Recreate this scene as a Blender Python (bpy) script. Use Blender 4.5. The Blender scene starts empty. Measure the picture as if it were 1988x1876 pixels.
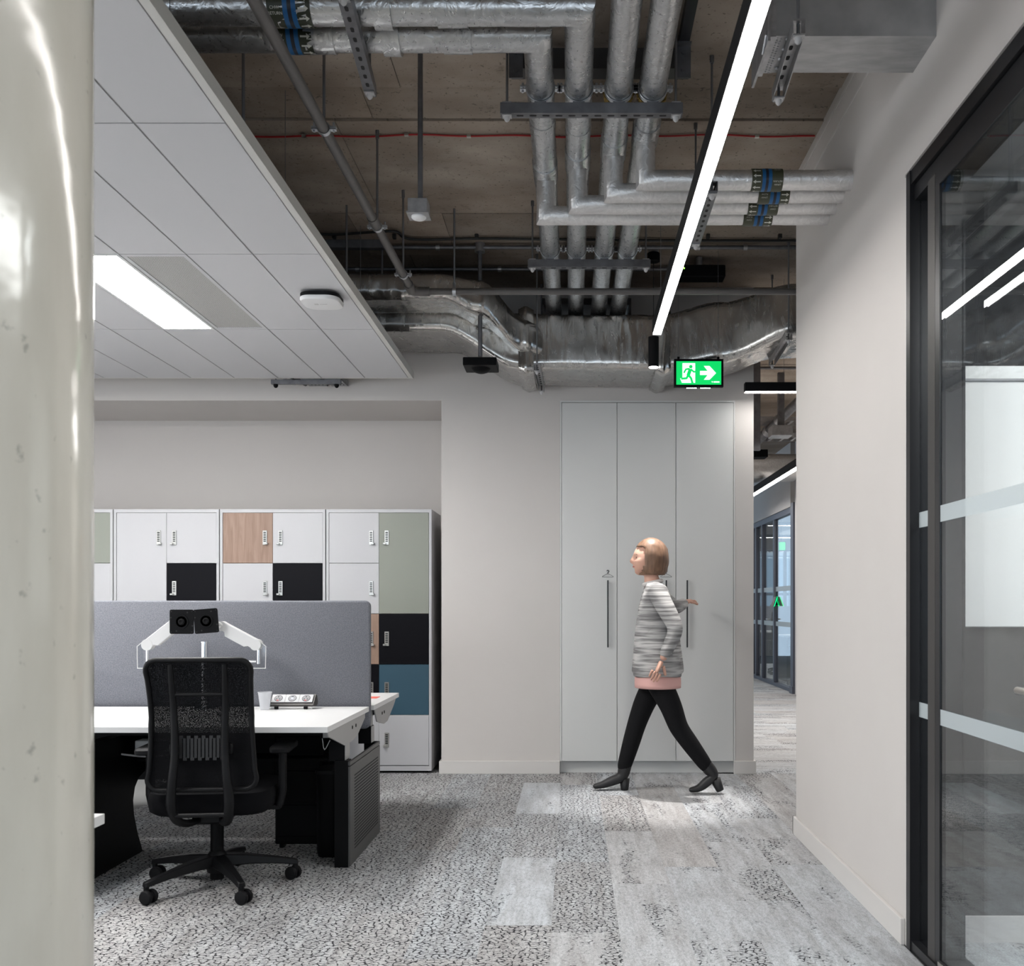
import bpy, bmesh, math, random
from mathutils import Vector, Matrix, noise
PI = math.pi
random.seed(7)
scene = bpy.context.scene
COL = scene.collection

# ------------------------------------------------------------------ camera, world, lights, exposure
F = 1920.0                      # focal length in pixels of the 1988 px wide frame
CX, CY, EYE = 1110.0, 1177.0, 1.2
cam_data = bpy.data.cameras.new('camera')
cam_data.sensor_fit = 'HORIZONTAL'
cam_data.sensor_width = 36.0
cam_data.lens = F / 1988.0 * 36.0
cam_data.shift_x = (994.0 - CX) / 1988.0
cam_data.shift_y = (CY - 938.0) / 1988.0
cam_data.clip_start = 0.05
cam_data.dof.use_dof = True
cam_data.dof.focus_distance = 6.2
cam_data.dof.aperture_fstop = 9.0
cam = bpy.data.objects.new('camera', cam_data)
COL.objects.link(cam)
cam.location = (0, 0, EYE)
cam.rotation_euler = (PI / 2, 0, 0)
scene.camera = cam

world = bpy.data.worlds.new('world')
scene.world = world
world.use_nodes = True
wb = world.node_tree.nodes['Background']
wb.inputs[0].default_value = (0.62, 0.80, 1.0, 1)
wb.inputs[1].default_value = 0.6

scene.view_settings.view_transform = 'Standard'
scene.view_settings.look = 'None'
scene.view_settings.gamma = 1.0
scene.view_settings.use_curve_mapping = False
scene.view_settings.exposure = 1.10
try:
    scene.cycles.use_denoising = True
    scene.cycles.max_bounces = 10
    scene.cycles.diffuse_bounces = 5
    scene.cycles.glossy_bounces = 5
    scene.cycles.transparent_max_bounces = 16
    scene.cycles.caustics_reflective = False
    scene.cycles.caustics_refractive = False
    scene.cycles.sample_clamp_indirect = 6.0
except Exception:
    pass


def area_light(name, loc, rot, sx, sy, power, col=(1, 1, 1), spread=None):
    d = bpy.data.lights.new(name, 'AREA')
    d.shape = 'RECTANGLE'
    d.size, d.size_y, d.energy, d.color = sx, sy, power, col
    if spread:
        d.spread = spread
    o = bpy.data.objects.new(name, d)
    COL.objects.link(o)
    o.location = loc
    o.rotation_euler = rot
    return o


# daylight through the window wall behind the camera, an added side fill, and the office's other luminaires out of view
area_light('window_daylight', (-1.0, -3.9, 1.3), (PI / 2, 0, 0), 8.5, 1.6, 38, (0.93, 0.97, 1.0))
area_light('side_fill_light', (-5.9, 2.0, 1.2), (0, -PI / 2, 0), 1.6, 7.0, 60, (0.93, 0.97, 1.0))  # unseen fill light added along the windowless side wall
area_light('room_luminaire', (2.3, 2.2, 2.66), (0, 0, 0), 0.9, 1.4, 46, (1, 0.99, 0.97))
area_light('corridor_luminaire', (2.2, 9.5, 2.7), (0, 0, 0), 0.3, 3.0, 34, (1, 0.98, 0.95))
area_light('far_office_luminaire', (5.2, 17.5, 2.6), (0, 0, 0), 2.5, 5.0, 60, (1, 0.99, 0.97))


# ------------------------------------------------------------------ helpers
def at(px, py, Y):
    """Point of the room at depth Y seen at photograph pixel (px, py)."""
    return Vector(((px - CX) / F * Y, Y, EYE - (py - CY) / F * Y))


class MB:
    def __init__(self):
        self.bm = bmesh.new()

    def _faces(self, vs, faces, mi=0):
        bv = [self.bm.verts.new(v) for v in vs]
        out = []
        for f in faces:
            try:
                fc = self.bm.faces.new([bv[i] for i in f])
                fc.material_index = mi
                out.append(fc)
            except ValueError:
                pass
        return bv, out

    def box(self, x0, y0, z0, x1, y1, z1, bevel=0.0, mi=0, seg=1):
        if x1 < x0: x0, x1 = x1, x0
        if y1 < y0: y0, y1 = y1, y0
        if z1 < z0: z0, z1 = z1, z0
        vs = [(x0, y0, z0), (x1, y0, z0), (x1, y1, z0), (x0, y1, z0), (x0, y0, z1), (x1, y0, z1), (x1, y1, z1), (x0, y1, z1)]
        fs = [(3, 2, 1, 0), (4, 5, 6, 7), (0, 1, 5, 4), (1, 2, 6, 5), (2, 3, 7, 6), (3, 0, 4, 7)]
        bv, fc = self._faces(vs, fs, mi)
        if bevel > 0:
            es = set()
            for f in fc: es.update(f.edges)
            bmesh.ops.bevel(self.bm, geom=list(es), offset=bevel, segments=seg, profile=0.5, affect='EDGES')
        return self

    def cbox(self, c, s, bevel=0.0, mi=0, seg=1):
        return self.box(c[0] - s[0] / 2, c[1] - s[1] / 2, c[2] - s[2] / 2, c[0] + s[0] / 2, c[1] + s[1] / 2, c[2] + s[2] / 2, bevel, mi, seg)

    def cyl(self, p0, p1, r, seg=16, r2=None, caps=True, mi=0):
        p0, p1 = Vector(p0), Vector(p1)
        r2 = r if r2 is None else r2
        d = (p1 - p0).normalized()
        a = d.orthogonal().normalized()
        b = d.cross(a)
        vs = []
        for p, rr in ((p0, r), (p1, r2)):
            for i in range(seg):
                t = 2 * PI * i / seg
                vs.append(p + (a * math.cos(t) + b * math.sin(t)) * rr)
        fs = [(i, (i + 1) % seg, seg + (i + 1) % seg, seg + i) for i in range(seg)]
        if caps:
            fs += [tuple(range(seg - 1, -1, -1)), tuple(range(seg, 2 * seg))]
        self._faces(vs, fs, mi)
        return self

    def lathe(self, prof, origin=(0, 0, 0), axis=(0, 0, 1), seg=24, mi=0):
        """prof: list of (radius, height along axis)."""
        o, d = Vector(origin), Vector(axis).normalized()
        a = d.orthogonal().normalized()
        b = d.cross(a)
        vs = []
        for r, h in prof:
            for i in range(seg):
                t = 2 * PI * i / seg
                vs.append(o + d * h + (a * math.cos(t) + b * math.sin(t)) * max(r, 1e-5))
        fs = []
        n = len(prof)
        for k in range(n - 1):
            for i in range(seg):
                j = (i + 1) % seg
                fs.append((k * seg + i, k * seg + j, (k + 1) * seg + j, (k + 1) * seg + i))
        fs.append(tuple(range(seg - 1, -1, -1)))
        fs.append(tuple(range((n - 1) * seg, n * seg)))
        self._faces(vs, fs, mi)
        return self

    def prism(self, poly, plane, d0, d1, mi=0, bevel=0.0):
        """poly of 2D points in plane 'xy','xz','yz', extruded from d0 to d1 along the third axis."""
        def v(p, d):
            return {'xy': (p[0], p[1], d), 'xz': (p[0], d, p[1]), 'yz': (d, p[0], p[1])}[plane]
        n = len(poly)
        vs = [v(p, d0) for p in poly] + [v(p, d1) for p in poly]
        fs = [tuple(range(n)), tuple(range(2 * n - 1, n - 1, -1))]
        fs += [(i, i + n, (i + 1) % n + n, (i + 1) % n) for i in range(n)]
        bv, fc = self._faces(vs, fs, mi)
        bmesh.ops.recalc_face_normals(self.bm, faces=[f for f in fc])
        if bevel > 0:
            es = set()
            for f in fc[:2]: es.update(f.edges)
            bmesh.ops.bevel(self.bm, geom=list(es), offset=bevel, segments=1, profile=0.5, affect='EDGES')
        return self

    def sweep(self, path, prof, up=(0, 0, 1), caps=True, closed=False, mi=0, scales=None):
        """Sweep a closed 2D profile along a path with mitred corners."""
        P = [Vector(p) for p in path]
        n, m = len(P), len(prof)
        segd = [(P[(i + 1) % n] - P[i]).normalized() for i in range(n if closed else n - 1)]
        d = segd[0]
        u = Vector(up)
        s = d.cross(u)
        if s.length < 1e-4:
            s = d.cross(Vector((1, 0, 0)))
        s.normalize()
        w = s.cross(d).normalized()
        offs = [s * a + w * b for a, b in prof]
        rings = []
        for i in range(n):
            if closed:
                d1, d2 = segd[(i - 1) % n], segd[i]
            else:
                d1, d2 = segd[max(i - 1, 0)], segd[min(i, n - 2)]
            nrm = (d1 + d2)
            nrm = nrm.normalized() if nrm.length > 1e-6 else d1
            k = scales[i] if scales else 1.0
            if i > 0:
                pass
            ring = []
            q1 = None
            for o in offs:
                oo = o * k
                den = d1.dot(nrm)
                t = -(oo.dot(nrm)) / den if abs(den) > 1e-6 else 0
                ring.append(P[i] + oo + d1 * t)
            rings.append(ring)
            q = d1.rotation_difference(d2)
            offs = [q @ o for o in offs]
        vs = [p for r in rings for p in r]
        fs = []
        for i in range(n if closed else n - 1):
            for j in range(m):
                a, b = i * m + j, i * m + (j + 1) % m
                c, e = ((i + 1) % n) * m + (j + 1) % m, ((i + 1) % n) * m + j
                fs.append((a, b, c, e))
        if caps and not closed:
            fs += [tuple(range(m - 1, -1, -1)), tuple(range((n - 1) * m, n * m))]
        self._faces(vs, fs, mi)
        return self

    def tube(self, path, r, seg=12, closed=False, mi=0, scales=None):
        prof = [(r * math.cos(2 * PI * i / seg), r * math.sin(2 * PI * i / seg)) for i in range(seg)]
        d = (Vector(path[1]) - Vector(path[0])).normalized()
        up = (0, 0, 1) if abs(d.z) < 0.9 else (0, 1, 0)
        return self.sweep(path, prof, up, True, closed, mi, scales)

    def build(self, name, mat, parent=None, smooth=None, loc=None):
        bmesh.ops.recalc_face_normals(self.bm, faces=self.bm.faces[:])
        off = Vector((0, 0, 0))
        p = parent
        while p is not None:
            off += p.location
            p = p.parent
        if loc is not None:
            off += Vector(loc)
        if off.length > 0:
            bmesh.ops.translate(self.bm, verts=self.bm.verts[:], vec=-off)
        me = bpy.data.meshes.new(name)
        self.bm.to_mesh(me)
        self.bm.free()
        for m in (mat if isinstance(mat, (list, tuple)) else [mat]):
            me.materials.append(m)
        if smooth is not None:
            me.polygons.foreach_set('use_smooth', [True] * len(me.polygons))
            me.set_sharp_from_angle(angle=math.radians(smooth))
        o = bpy.data.objects.new(name, me)
        COL.objects.link(o)
        if parent is not None:
            o.parent = parent
        if loc is not None:
            o.location = loc
        return o


def thing(name, label, cat, loc=(0, 0, 0), rotz=0.0, group=None):
    o = bpy.data.objects.new(name, None)
    o.empty_display_size = 0.05
    COL.objects.link(o)
    o.location = loc
    o.rotation_euler = (0, 0, rotz)
    o['label'] = label
    o['category'] = cat
    if group:
        o['group'] = group
    return o


def tag(o, label, cat, group=None):
    o['label'] = label
    o['category'] = cat
    if group:
        o['group'] = group
    return o


def struct(o, label=None, cat=None):
    o['kind'] = 'structure'
    if label:
        o['label'] = label
    if cat:
        o['category'] = cat
    return o


def dup(root, loc, rotz=None, label=None, group=None):
    r = root.copy()
    COL.objects.link(r)
    r.location = loc
    if rotz is not None:
        r.rotation_euler = (0, 0, rotz)
    if label:
        r['label'] = label
    if group:
        r['group'] = group
    for ch in list(root.children):
        c = ch.copy()
        COL.objects.link(c)
        c.parent = r
        for g in list(ch.children):
            d = g.copy()
            COL.objects.link(d)
            d.parent = c
    return r


def copy_part(o, parent, loc=None):
    c = o.copy()
    COL.objects.link(c)
    c.parent = parent
    if loc is not None:
        c.location = loc
    for g in list(o.children):
        d = g.copy()
        COL.objects.link(d)
        d.parent = c
    return c


def rrect(w, h, r, n=4):
    """rounded rectangle outline centred at 0"""
    pts = []
    for cx, cy, a0 in ((w / 2 - r, h / 2 - r, 0), (-w / 2 + r, h / 2 - r, 90), (-w / 2 + r, -h / 2 + r, 180), (w / 2 - r, -h / 2 + r, 270)):
        for i in range(n + 1):
            a = math.radians(a0 + 90 * i / n)
            pts.append((cx + r * math.cos(a), cy + r * math.sin(a)))
    return pts


def smooth_path(pts, n=6):
    """Catmull-Rom through points"""
    P = [Vector(p) for p in pts]
    P = [P[0] * 2 - P[1]] + P + [P[-1] * 2 - P[-2]]
    out = []
    for i in range(1, len(P) - 2):
        for k in range(n):
            t = k / n
            a, b, c, d = P[i - 1], P[i], P[i + 1], P[i + 2]
            out.append(0.5 * ((2 * b) + (c - a) * t + (2 * a - 5 * b + 4 * c - d) * t * t + (3 * b - a - 3 * c + d) * t ** 3))
    out.append(P[-2])
    return out


def text_geo(s, size):
    cu = bpy.data.curves.new('txt', 'FONT')
    cu.body = s
    cu.size = size
    cu.align_x = 'CENTER'
    cu.align_y = 'CENTER'
    cu.resolution_u = 2
    ob = bpy.data.objects.new('txt', cu)
    COL.objects.link(ob)
    dg = bpy.context.evaluated_depsgraph_get()
    me = bpy.data.meshes.new_from_object(ob.evaluated_get(dg))
    vs = [v.co.copy() for v in me.vertices]
    fs = [tuple(p.vertices) for p in me.polygons]
    bpy.data.objects.remove(ob)
    bpy.data.curves.remove(cu)
    bpy.data.meshes.remove(me)
    return vs, fs


# ------------------------------------------------------------------ materials
def newmat(name):
    m = bpy.data.materials.new(name)
    m.use_nodes = True
    nt = m.node_tree
    b = nt.nodes['Principled BSDF']
    return m, nt, b


def N(nt, typ, **kw):
    n = nt.nodes.new(typ)
    for k, v in kw.items():
        if k.startswith('_'):
            setattr(n, k[1:], v)
        else:
            n.inputs[k.replace('__', ' ')].default_value = v
    return n


def ramp(nt, src, stops):
    r = nt.nodes.new('ShaderNodeValToRGB')
    el = r.color_ramp.elements
    while len(el) < len(stops):
        el.new(0.5)
    for e, (p, c) in zip(el, stops):
        e.position = p
        e.color = (c[0], c[1], c[2], 1) if isinstance(c, (tuple, list)) else (c, c, c, 1)
    nt.links.new(src, r.inputs[0])
    return r


def coords(nt, kind='Object', scale=(1, 1, 1)):
    tc = nt.nodes.new('ShaderNodeTexCoord')
    mp = nt.nodes.new('ShaderNodeMapping')
    mp.inputs['Scale'].default_value = scale
    nt.links.new(tc.outputs[kind], mp.inputs[0])
    return mp.outputs[0]


def bump(nt, b, src, strength, dist=0.01, prev=None):
    bp = nt.nodes.new('ShaderNodeBump')
    bp.inputs['Strength'].default_value = strength
    bp.inputs['Distance'].default_value = dist
    nt.links.new(src, bp.inputs['Height'])
    if prev is not None:
        nt.links.new(prev, bp.inputs['Normal'])
    nt.links.new(bp.outputs[0], b.inputs['Normal'])
    return bp.outputs[0]


def plain(name, col, rough=0.5, metal=0.0, spec=0.5, nscale=None, nvar=0.06, bmp=0.0, stretch=(1, 1, 1)):
    m, nt, b = newmat(name)
    b.inputs['Base Color'].default_value = (*col, 1)
    b.inputs['Roughness'].default_value = rough
    b.inputs['Metallic'].default_value = metal
    b.inputs['Specular IOR Level'].default_value = spec
    if nscale:
        c = coords(nt, 'Object', stretch)
        nz = N(nt, 'ShaderNodeTexNoise', Scale=nscale, Detail=5.0)
        nt.links.new(c, nz.inputs['Vector'])
        lo = tuple(x * (1 - nvar) for x in col)
        hi = tuple(min(1, x * (1 + nvar)) for x in col)
        r = ramp(nt, nz.outputs['Fac'], [(0.3, lo), (0.7, hi)])
        nt.links.new(r.outputs[0], b.inputs['Base Color'])
        if bmp:
            bump(nt, b, nz.outputs['Fac'], bmp, 0.004)
    return m


def emit(name, col, strength, base=(0.8, 0.8, 0.8)):
    m, nt, b = newmat(name)
    b.inputs['Base Color'].default_value = (*base, 1)
    b.inputs['Emission Color'].default_value = (*col, 1)
    b.inputs['Emission Strength'].default_value = strength
    b.inputs['Roughness'].default_value = 0.4
    return m


def foil_mat(name, col=(0.60, 0.605, 0.61), rough=0.27, fine=70.0, s=0.55, stretch=(1, 1, 1)):
    m, nt, b = newmat(name)
    b.inputs['Metallic'].default_value = 0.92
    c = coords(nt, 'Object', stretch)
    n1 = N(nt, 'ShaderNodeTexNoise', Scale=fine, Detail=7.0, Roughness=0.62, Distortion=1.2)
    n2 = N(nt, 'ShaderNodeTexNoise', Scale=fine * 0.22, Detail=3.0, Distortion=2.5)
    n3 = N(nt, 'ShaderNodeTexVoronoi', Scale=fine * 0.45)
    n3.feature = 'DISTANCE_TO_EDGE'
    for n in (n1, n2):
        nt.links.new(c, n.inputs['Vector'])
    dm = N(nt, 'ShaderNodeVectorMath', _operation='MULTIPLY_ADD')
    nt.links.new(n2.outputs['Color'], dm.inputs[0])
    dm.inputs[1].default_value = (0.08, 0.08, 0.08)
    nt.links.new(c, dm.inputs[2])
    nt.links.new(dm.outputs[0], n3.inputs['Vector'])
    r = ramp(nt, n2.outputs['Fac'], [(0.3, tuple(x * 0.85 for x in col)), (0.7, col)])
    nt.links.new(r.outputs[0], b.inputs['Base Color'])
    rr = ramp(nt, n1.outputs['Fac'], [(0.3, rough * 0.75), (0.75, rough * 1.5)])
    nt.links.new(rr.outputs[0], b.inputs['Roughness'])
    p = bump(nt, b, n2.outputs['Fac'], s * 0.45, 0.02)
    p = bump(nt, b, n1.outputs['Fac'], s * 0.12, 0.006, p)
    return m


def glass_mat(name, f0=0.045, tint=(0.94, 0.955, 0.96)):
    m, nt, b = newmat(name)
    nt.nodes.remove(b)
    out = nt.nodes['Material Output']
    lw = nt.nodes.new('ShaderNodeLayerWeight')
    lw.inputs[0].default_value = 0.5
    pw = N(nt, 'ShaderNodeMath', _operation='POWER')
    nt.links.new(lw.outputs['Facing'], pw.inputs[0])
    pw.inputs[1].default_value = 5.0
    fr = N(nt, 'ShaderNodeMath', _operation='MULTIPLY_ADD')
    nt.links.new(pw.outputs[0], fr.inputs[0])
    fr.inputs[1].default_value = 1.0 - f0
    fr.inputs[2].default_value = f0
    tr = N(nt, 'ShaderNodeBsdfTransparent')
    tr.inputs[0].default_value = (*tint, 1)
    gl = N(nt, 'ShaderNodeBsdfGlossy')
    gl.inputs['Roughness'].default_value = 0.0
    gl.inputs[0].default_value = (0.95, 0.97, 0.97, 1)
    mx = N(nt, 'ShaderNodeMixShader')
    nt.links.new(fr.outputs[0], mx.inputs[0])
    nt.links.new(tr.outputs[0], mx.inputs[1])
    nt.links.new(gl.outputs[0], mx.inputs[2])
    nt.links.new(mx.outputs[0], out.inputs[0])
    return m


M = {}
M['wall'] = plain('wall_paint', (0.60, 0.572, 0.55), 0.75, nscale=3.0, nvar=0.012)
M['skirting'] = plain('skirting_paint', (0.64, 0.62, 0.60), 0.5)
M['joinery'] = plain('wardrobe_paint', (0.655, 0.66, 0.65), 0.45, nscale=2.0, nvar=0.01)
M['white_lam'] = plain('white_laminate', (0.47, 0.47, 0.485), 0.4)
M['desk_lam'] = plain('desk_laminate', (0.66, 0.66, 0.66), 0.38)
M['black_lam'] = plain('black_laminate', (0.004, 0.004, 0.006), 0.5, spec=0.10)
M['green_lam'] = plain('sage_laminate', (0.245, 0.258, 0.222), 0.45)
M['blue_lam'] = plain('teal_laminate', (0.030, 0.078, 0.115), 0.45)
M['black'] = plain('black_plastic', (0.0035, 0.0035, 0.004), 0.5, spec=0.10)
M['black_soft'] = plain('black_soft', (0.0065, 0.0065, 0.0075), 0.6, spec=0.16)
M['chair_black'] = plain('chair_nylon', (0.0060, 0.0060, 0.0068), 0.45, spec=0.18)
M['chair_fab'] = plain('chair_fabric', (0.003, 0.003, 0.004), 0.95, spec=0.15)
M['blue_fab'] = plain('navy_fabric', (0.004, 0.009, 0.05), 0.9, spec=0.15)
M['dark_metal'] = plain('anthracite_metal', (0.055, 0.052, 0.05), 0.45, metal=0.3)
M['frame_black'] = plain('black_frame', (0.012, 0.012, 0.014), 0.35, metal=0.2)
M['galv'] = plain('galvanised_steel', (0.40, 0.40, 0.41), 0.38, metal=0.85, nscale=25, nvar=0.18)
M['galv_dark'] = plain('weathered_channel', (0.16, 0.16, 0.17), 0.45, metal=0.7, nscale=18, nvar=0.2)
M['duct_galv'] = plain('duct_sheet', (0.42, 0.425, 0.43), 0.42, metal=0.75, nscale=9, nvar=0.16, stretch=(1, 3, 1))
M['zinc'] = plain('zinc_clamp', (0.55, 0.57, 0.6), 0.3, metal=0.9)
M['grey_pipe'] = plain('grey_pipe_paint', (0.105, 0.098, 0.094), 0.45, nscale=20, nvar=0.08)
M['rod'] = plain('threaded_rod', (0.20, 0.20, 0.21), 0.45, metal=0.7)
M['white_pl'] = plain('white_plastic', (0.72, 0.72, 0.72), 0.35)
M['cap'] = plain('grey_cap', (0.55, 0.54, 0.54), 0.5)
M['red_cable'] = plain('red_cable', (0.42, 0.012, 0.015), 0.45)
M['cable_black'] = plain('black_cable', (0.008, 0.008, 0.008), 0.5)
M['chrome'] = plain('chrome', (0.80, 0.80, 0.82), 0.12, metal=1.0)
M['satin'] = plain('satin_steel', (0.55, 0.53, 0.50), 0.3, metal=1.0)
M['lock'] = plain('lock_nickel', (0.62, 0.61, 0.58), 0.28, metal=0.85)
M['arm_white'] = plain('white_arm', (0.56, 0.56, 0.56), 0.4)
M['foil'] = foil_mat('foil_lagging', (0.56, 0.565, 0.57), 0.30, 55.0, 0.5)
M['foil_white'] = foil_mat('foil_lagging_pale', (0.80, 0.79, 0.785), 0.42, 90.0, 0.45)
M['foil_duct'] = foil_mat('foil_duct_wrap', (0.60, 0.585, 0.56), 0.22, 24.0, 0.5, (1, 1, 0.30))
M['wool'] = plain('mineral_wool', (0.22, 0.14, 0.03), 0.95, nscale=120, nvar=0.5, bmp=0.5)
M['raft'] = plain('raft_tile', (0.555, 0.555, 0.57), 0.6)
M['raft_trim'] = plain('raft_trim', (0.60, 0.595, 0.57), 0.5)
M['groove'] = plain('groove_dark', (0.10, 0.10, 0.10), 0.8)
M['carpet_edge'] = plain('carpet_backing', (0.20, 0.20, 0.20), 0.95)
M['glass'] = glass_mat('partition_glass')
M['glass_thin'] = glass_mat('window_glass', 0.04, (0.95, 0.975, 0.985))
M['acrylic'] = glass_mat('clear_acrylic', 0.04, (0.93, 0.94, 0.95))
M['led'] = emit('led_diffuser', (1.0, 0.965, 0.93), 19.0)
M['led_panel'] = emit('panel_diffuser', (1.0, 0.985, 0.965), 30.0)
M['led_spot'] = emit('spot_lens', (1.0, 0.95, 0.90), 12.0)
M['led_white'] = emit('led_white', (0.9, 1.0, 1.0), 6.0)
M['sign_green'] = emit('sign_green', (0.0, 0.62, 0.12), 0.5, (0.0, 0.3, 0.06))
M['sign_white'] = emit('sign_white', (0.92, 1.0, 0.94), 0.75)
M['green_glow'] = emit('logo_green', (0.0, 0.75, 0.2), 1.2, (0, 0.3, 0.1))
M['led_dot'] = emit('green_indicator', (0.2, 1.0, 0.05), 3.0)
M['led_blue'] = emit('blue_indicator', (0.1, 0.3, 1.0), 1.5)
M['red_pl'] = plain('red_plastic', (0.55, 0.05, 0.035), 0.4)
M['label_dark'] = plain('label_dark', (0.020, 0.024, 0.010), 0.45)
M['label_olive'] = plain('label_olive', (0.048, 0.052, 0.028), 0.5)
M['label_blue'] = plain('label_blue', (0.004, 0.10, 0.28), 0.45)
M['label_black'] = plain('label_black', (0.006, 0.008, 0.018), 0.45)
M['label_white'] = plain('label_print', (0.62, 0.62, 0.56), 0.5)
M['board'] = plain('whiteboard', (0.86, 0.86, 0.85), 0.25)
M['felt'] = plain('dark_felt', (0.034, 0.034, 0.036), 0.95, nscale=18, nvar=0.25, bmp=0.2)
M['frost'] = None
M['skin'] = plain('skin', (0.62, 0.36, 0.27), 0.5)
M['hair'] = plain('blonde_hair', (0.17, 0.095, 0.058), 0.5, nscale=60, nvar=0.3, bmp=0.3, stretch=(1, 1, 0.15))
M['trouser'] = plain('black_trousers', (0.006, 0.006, 0.007), 0.85, spec=0.2, nscale=200, nvar=0.2, bmp=0.1)
M['boot'] = plain('black_boot', (0.008, 0.008, 0.009), 0.5)
M['pink'] = plain('pink_shirt', (0.72, 0.42, 0.38), 0.8)
M['collar'] = plain('cream_collar', (0.62, 0.59, 0.57), 0.9)
M['plate_grey'] = plain('socket_plate_grey', (0.36, 0.365, 0.38), 0.45)
M['face_grey'] = plain('socket_face_grey', (0.17, 0.17, 0.18), 0.45)
M['eye'] = plain('eye', (0.03, 0.02, 0.02), 0.2)
M['lip'] = plain('lip', (0.50, 0.18, 0.15), 0.5)
M['facade'] = plain('facade_panel', (0.35, 0.42, 0.46), 0.5)
M['paper_red'] = plain('red_paper', (0.75, 0.12, 0.08), 0.6)


def concrete_slab():
    m, nt, b = newmat('slab_concrete')
    c = coords(nt, 'Object')
    n1 = N(nt, 'ShaderNodeTexNoise', Scale=1.3, Detail=8.0, Roughness=0.6)
    n2 = N(nt, 'ShaderNodeTexNoise', Scale=14.0, Detail=6.0, Roughness=0.7)
    n3 = N(nt, 'ShaderNodeTexNoise', Scale=55.0, Detail=3.0)
    oi = nt.nodes.new('ShaderNodeObjectInfo')
    cs = coords(nt, 'Object', (1, 1.8, 1))
    n4 = N(nt, 'ShaderNodeTexNoise', Scale=2.0, Detail=6.0)
    for n in (n1, n2, n3):
        nt.links.new(c, n.inputs['Vector'])
    nt.links.new(cs, n4.inputs['Vector'])
    r1 = ramp(nt, n1.outputs['Fac'], [(0.25, (0.27, 0.215, 0.165)), (0.5, (0.36, 0.30, 0.25)), (0.75, (0.44, 0.395, 0.345))])
    r4 = ramp(nt, n4.outputs['Fac'], [(0.35, (0.74, 0.71, 0.68)), (0.62, (1.03, 1.02, 1.0))])
    mx = N(nt, 'ShaderNodeMix', _data_type='RGBA', _blend_type='MULTIPLY')
    mx.inputs[0].default_value = 1.0
    nt.links.new(r1.outputs[0], mx.inputs[6])
    nt.links.new(r4.outputs[0], mx.inputs[7])
    r2 = ramp(nt, n2.outputs['Fac'], [(0.28, 0.55), (0.42, 1.0)])
    mx2 = N(nt, 'ShaderNodeMix', _data_type='RGBA', _blend_type='MULTIPLY')
    mx2.inputs[0].default_value = 0.8
    nt.links.new(mx.outputs[2], mx2.inputs[6])
    nt.links.new(r2.outputs[0], mx2.inputs[7])
    r3 = ramp(nt, n3.outputs['Fac'], [(0.31, 0.30), (0.37, 1.0)])
    mx3 = N(nt, 'ShaderNodeMix', _data_type='RGBA', _blend_type='MULTIPLY')
    mx3.inputs[0].default_value = 0.7
    nt.links.new(mx2.outputs[2], mx3.inputs[6])
    nt.links.new(r3.outputs[0], mx3.inputs[7])
    # tone of each cast board
    mr = N(nt, 'ShaderNodeMapRange')
    mr.inputs[3].default_value = 0.8
    mr.inputs[4].default_value = 1.15
    nt.links.new(oi.outputs['Random'], mr.inputs[0])
    mx4 = N(nt, 'ShaderNodeMix', _data_type='RGBA', _blend_type='MULTIPLY')
    mx4.inputs[0].default_value = 1.0
    nt.links.new(mx3.outputs[2], mx4.inputs[6])
    nt.links.new(mr.outputs[0], mx4.inputs[7])
    nt.links.new(mx4.outputs[2], b.inputs['Base Color'])
    b.inputs['Roughness'].default_value = 0.8
    p = bump(nt, b, n2.outputs['Fac'], 0.25, 0.01)
    bump(nt, b, n3.outputs['Fac'], 0.2, 0.004, p)
    return m


M['slab'] = concrete_slab()


def column_mat():
    m, nt, b = newmat('column_concrete')
    c = coords(nt, 'Object', (1, 1, 0.35))
    n1 = N(nt, 'ShaderNodeTexNoise', Scale=3.5, Detail=6.0, Roughness=0.6)
    n2 = N(nt, 'ShaderNodeTexNoise', Scale=38.0, Detail=4.0)
    c2 = coords(nt, 'Object')
    n3 = N(nt, 'ShaderNodeTexNoise', Scale=11.0, Detail=2.0)
    nt.links.new(c, n1.inputs['Vector'])
    nt.links.new(c2, n2.inputs['Vector'])
    nt.links.new(c2, n3.inputs['Vector'])
    r1 = ramp(nt, n1.outputs['Fac'], [(0.3, (0.53, 0.505, 0.44)), (0.7, (0.67, 0.65, 0.58))])
    r2 = ramp(nt, n2.outputs['Fac'], [(0.24, 0.45), (0.33, 1.0)])
    mx = N(nt, 'ShaderNodeMix', _data_type='RGBA', _blend_type='MULTIPLY')
    mx.inputs[0].default_value = 0.6
    nt.links.new(r1.outputs[0], mx.inputs[6])
    nt.links.new(r2.outputs[0], mx.inputs[7])
    nt.links.new(mx.outputs[2], b.inputs['Base Color'])
    b.inputs['Roughness'].default_value = 0.13
    b.inputs['Specular IOR Level'].default_value = 0.5
    bump(nt, b, n3.outputs['Fac'], 0.06, 0.02)
    return m


M['column'] = column_mat()


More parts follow.
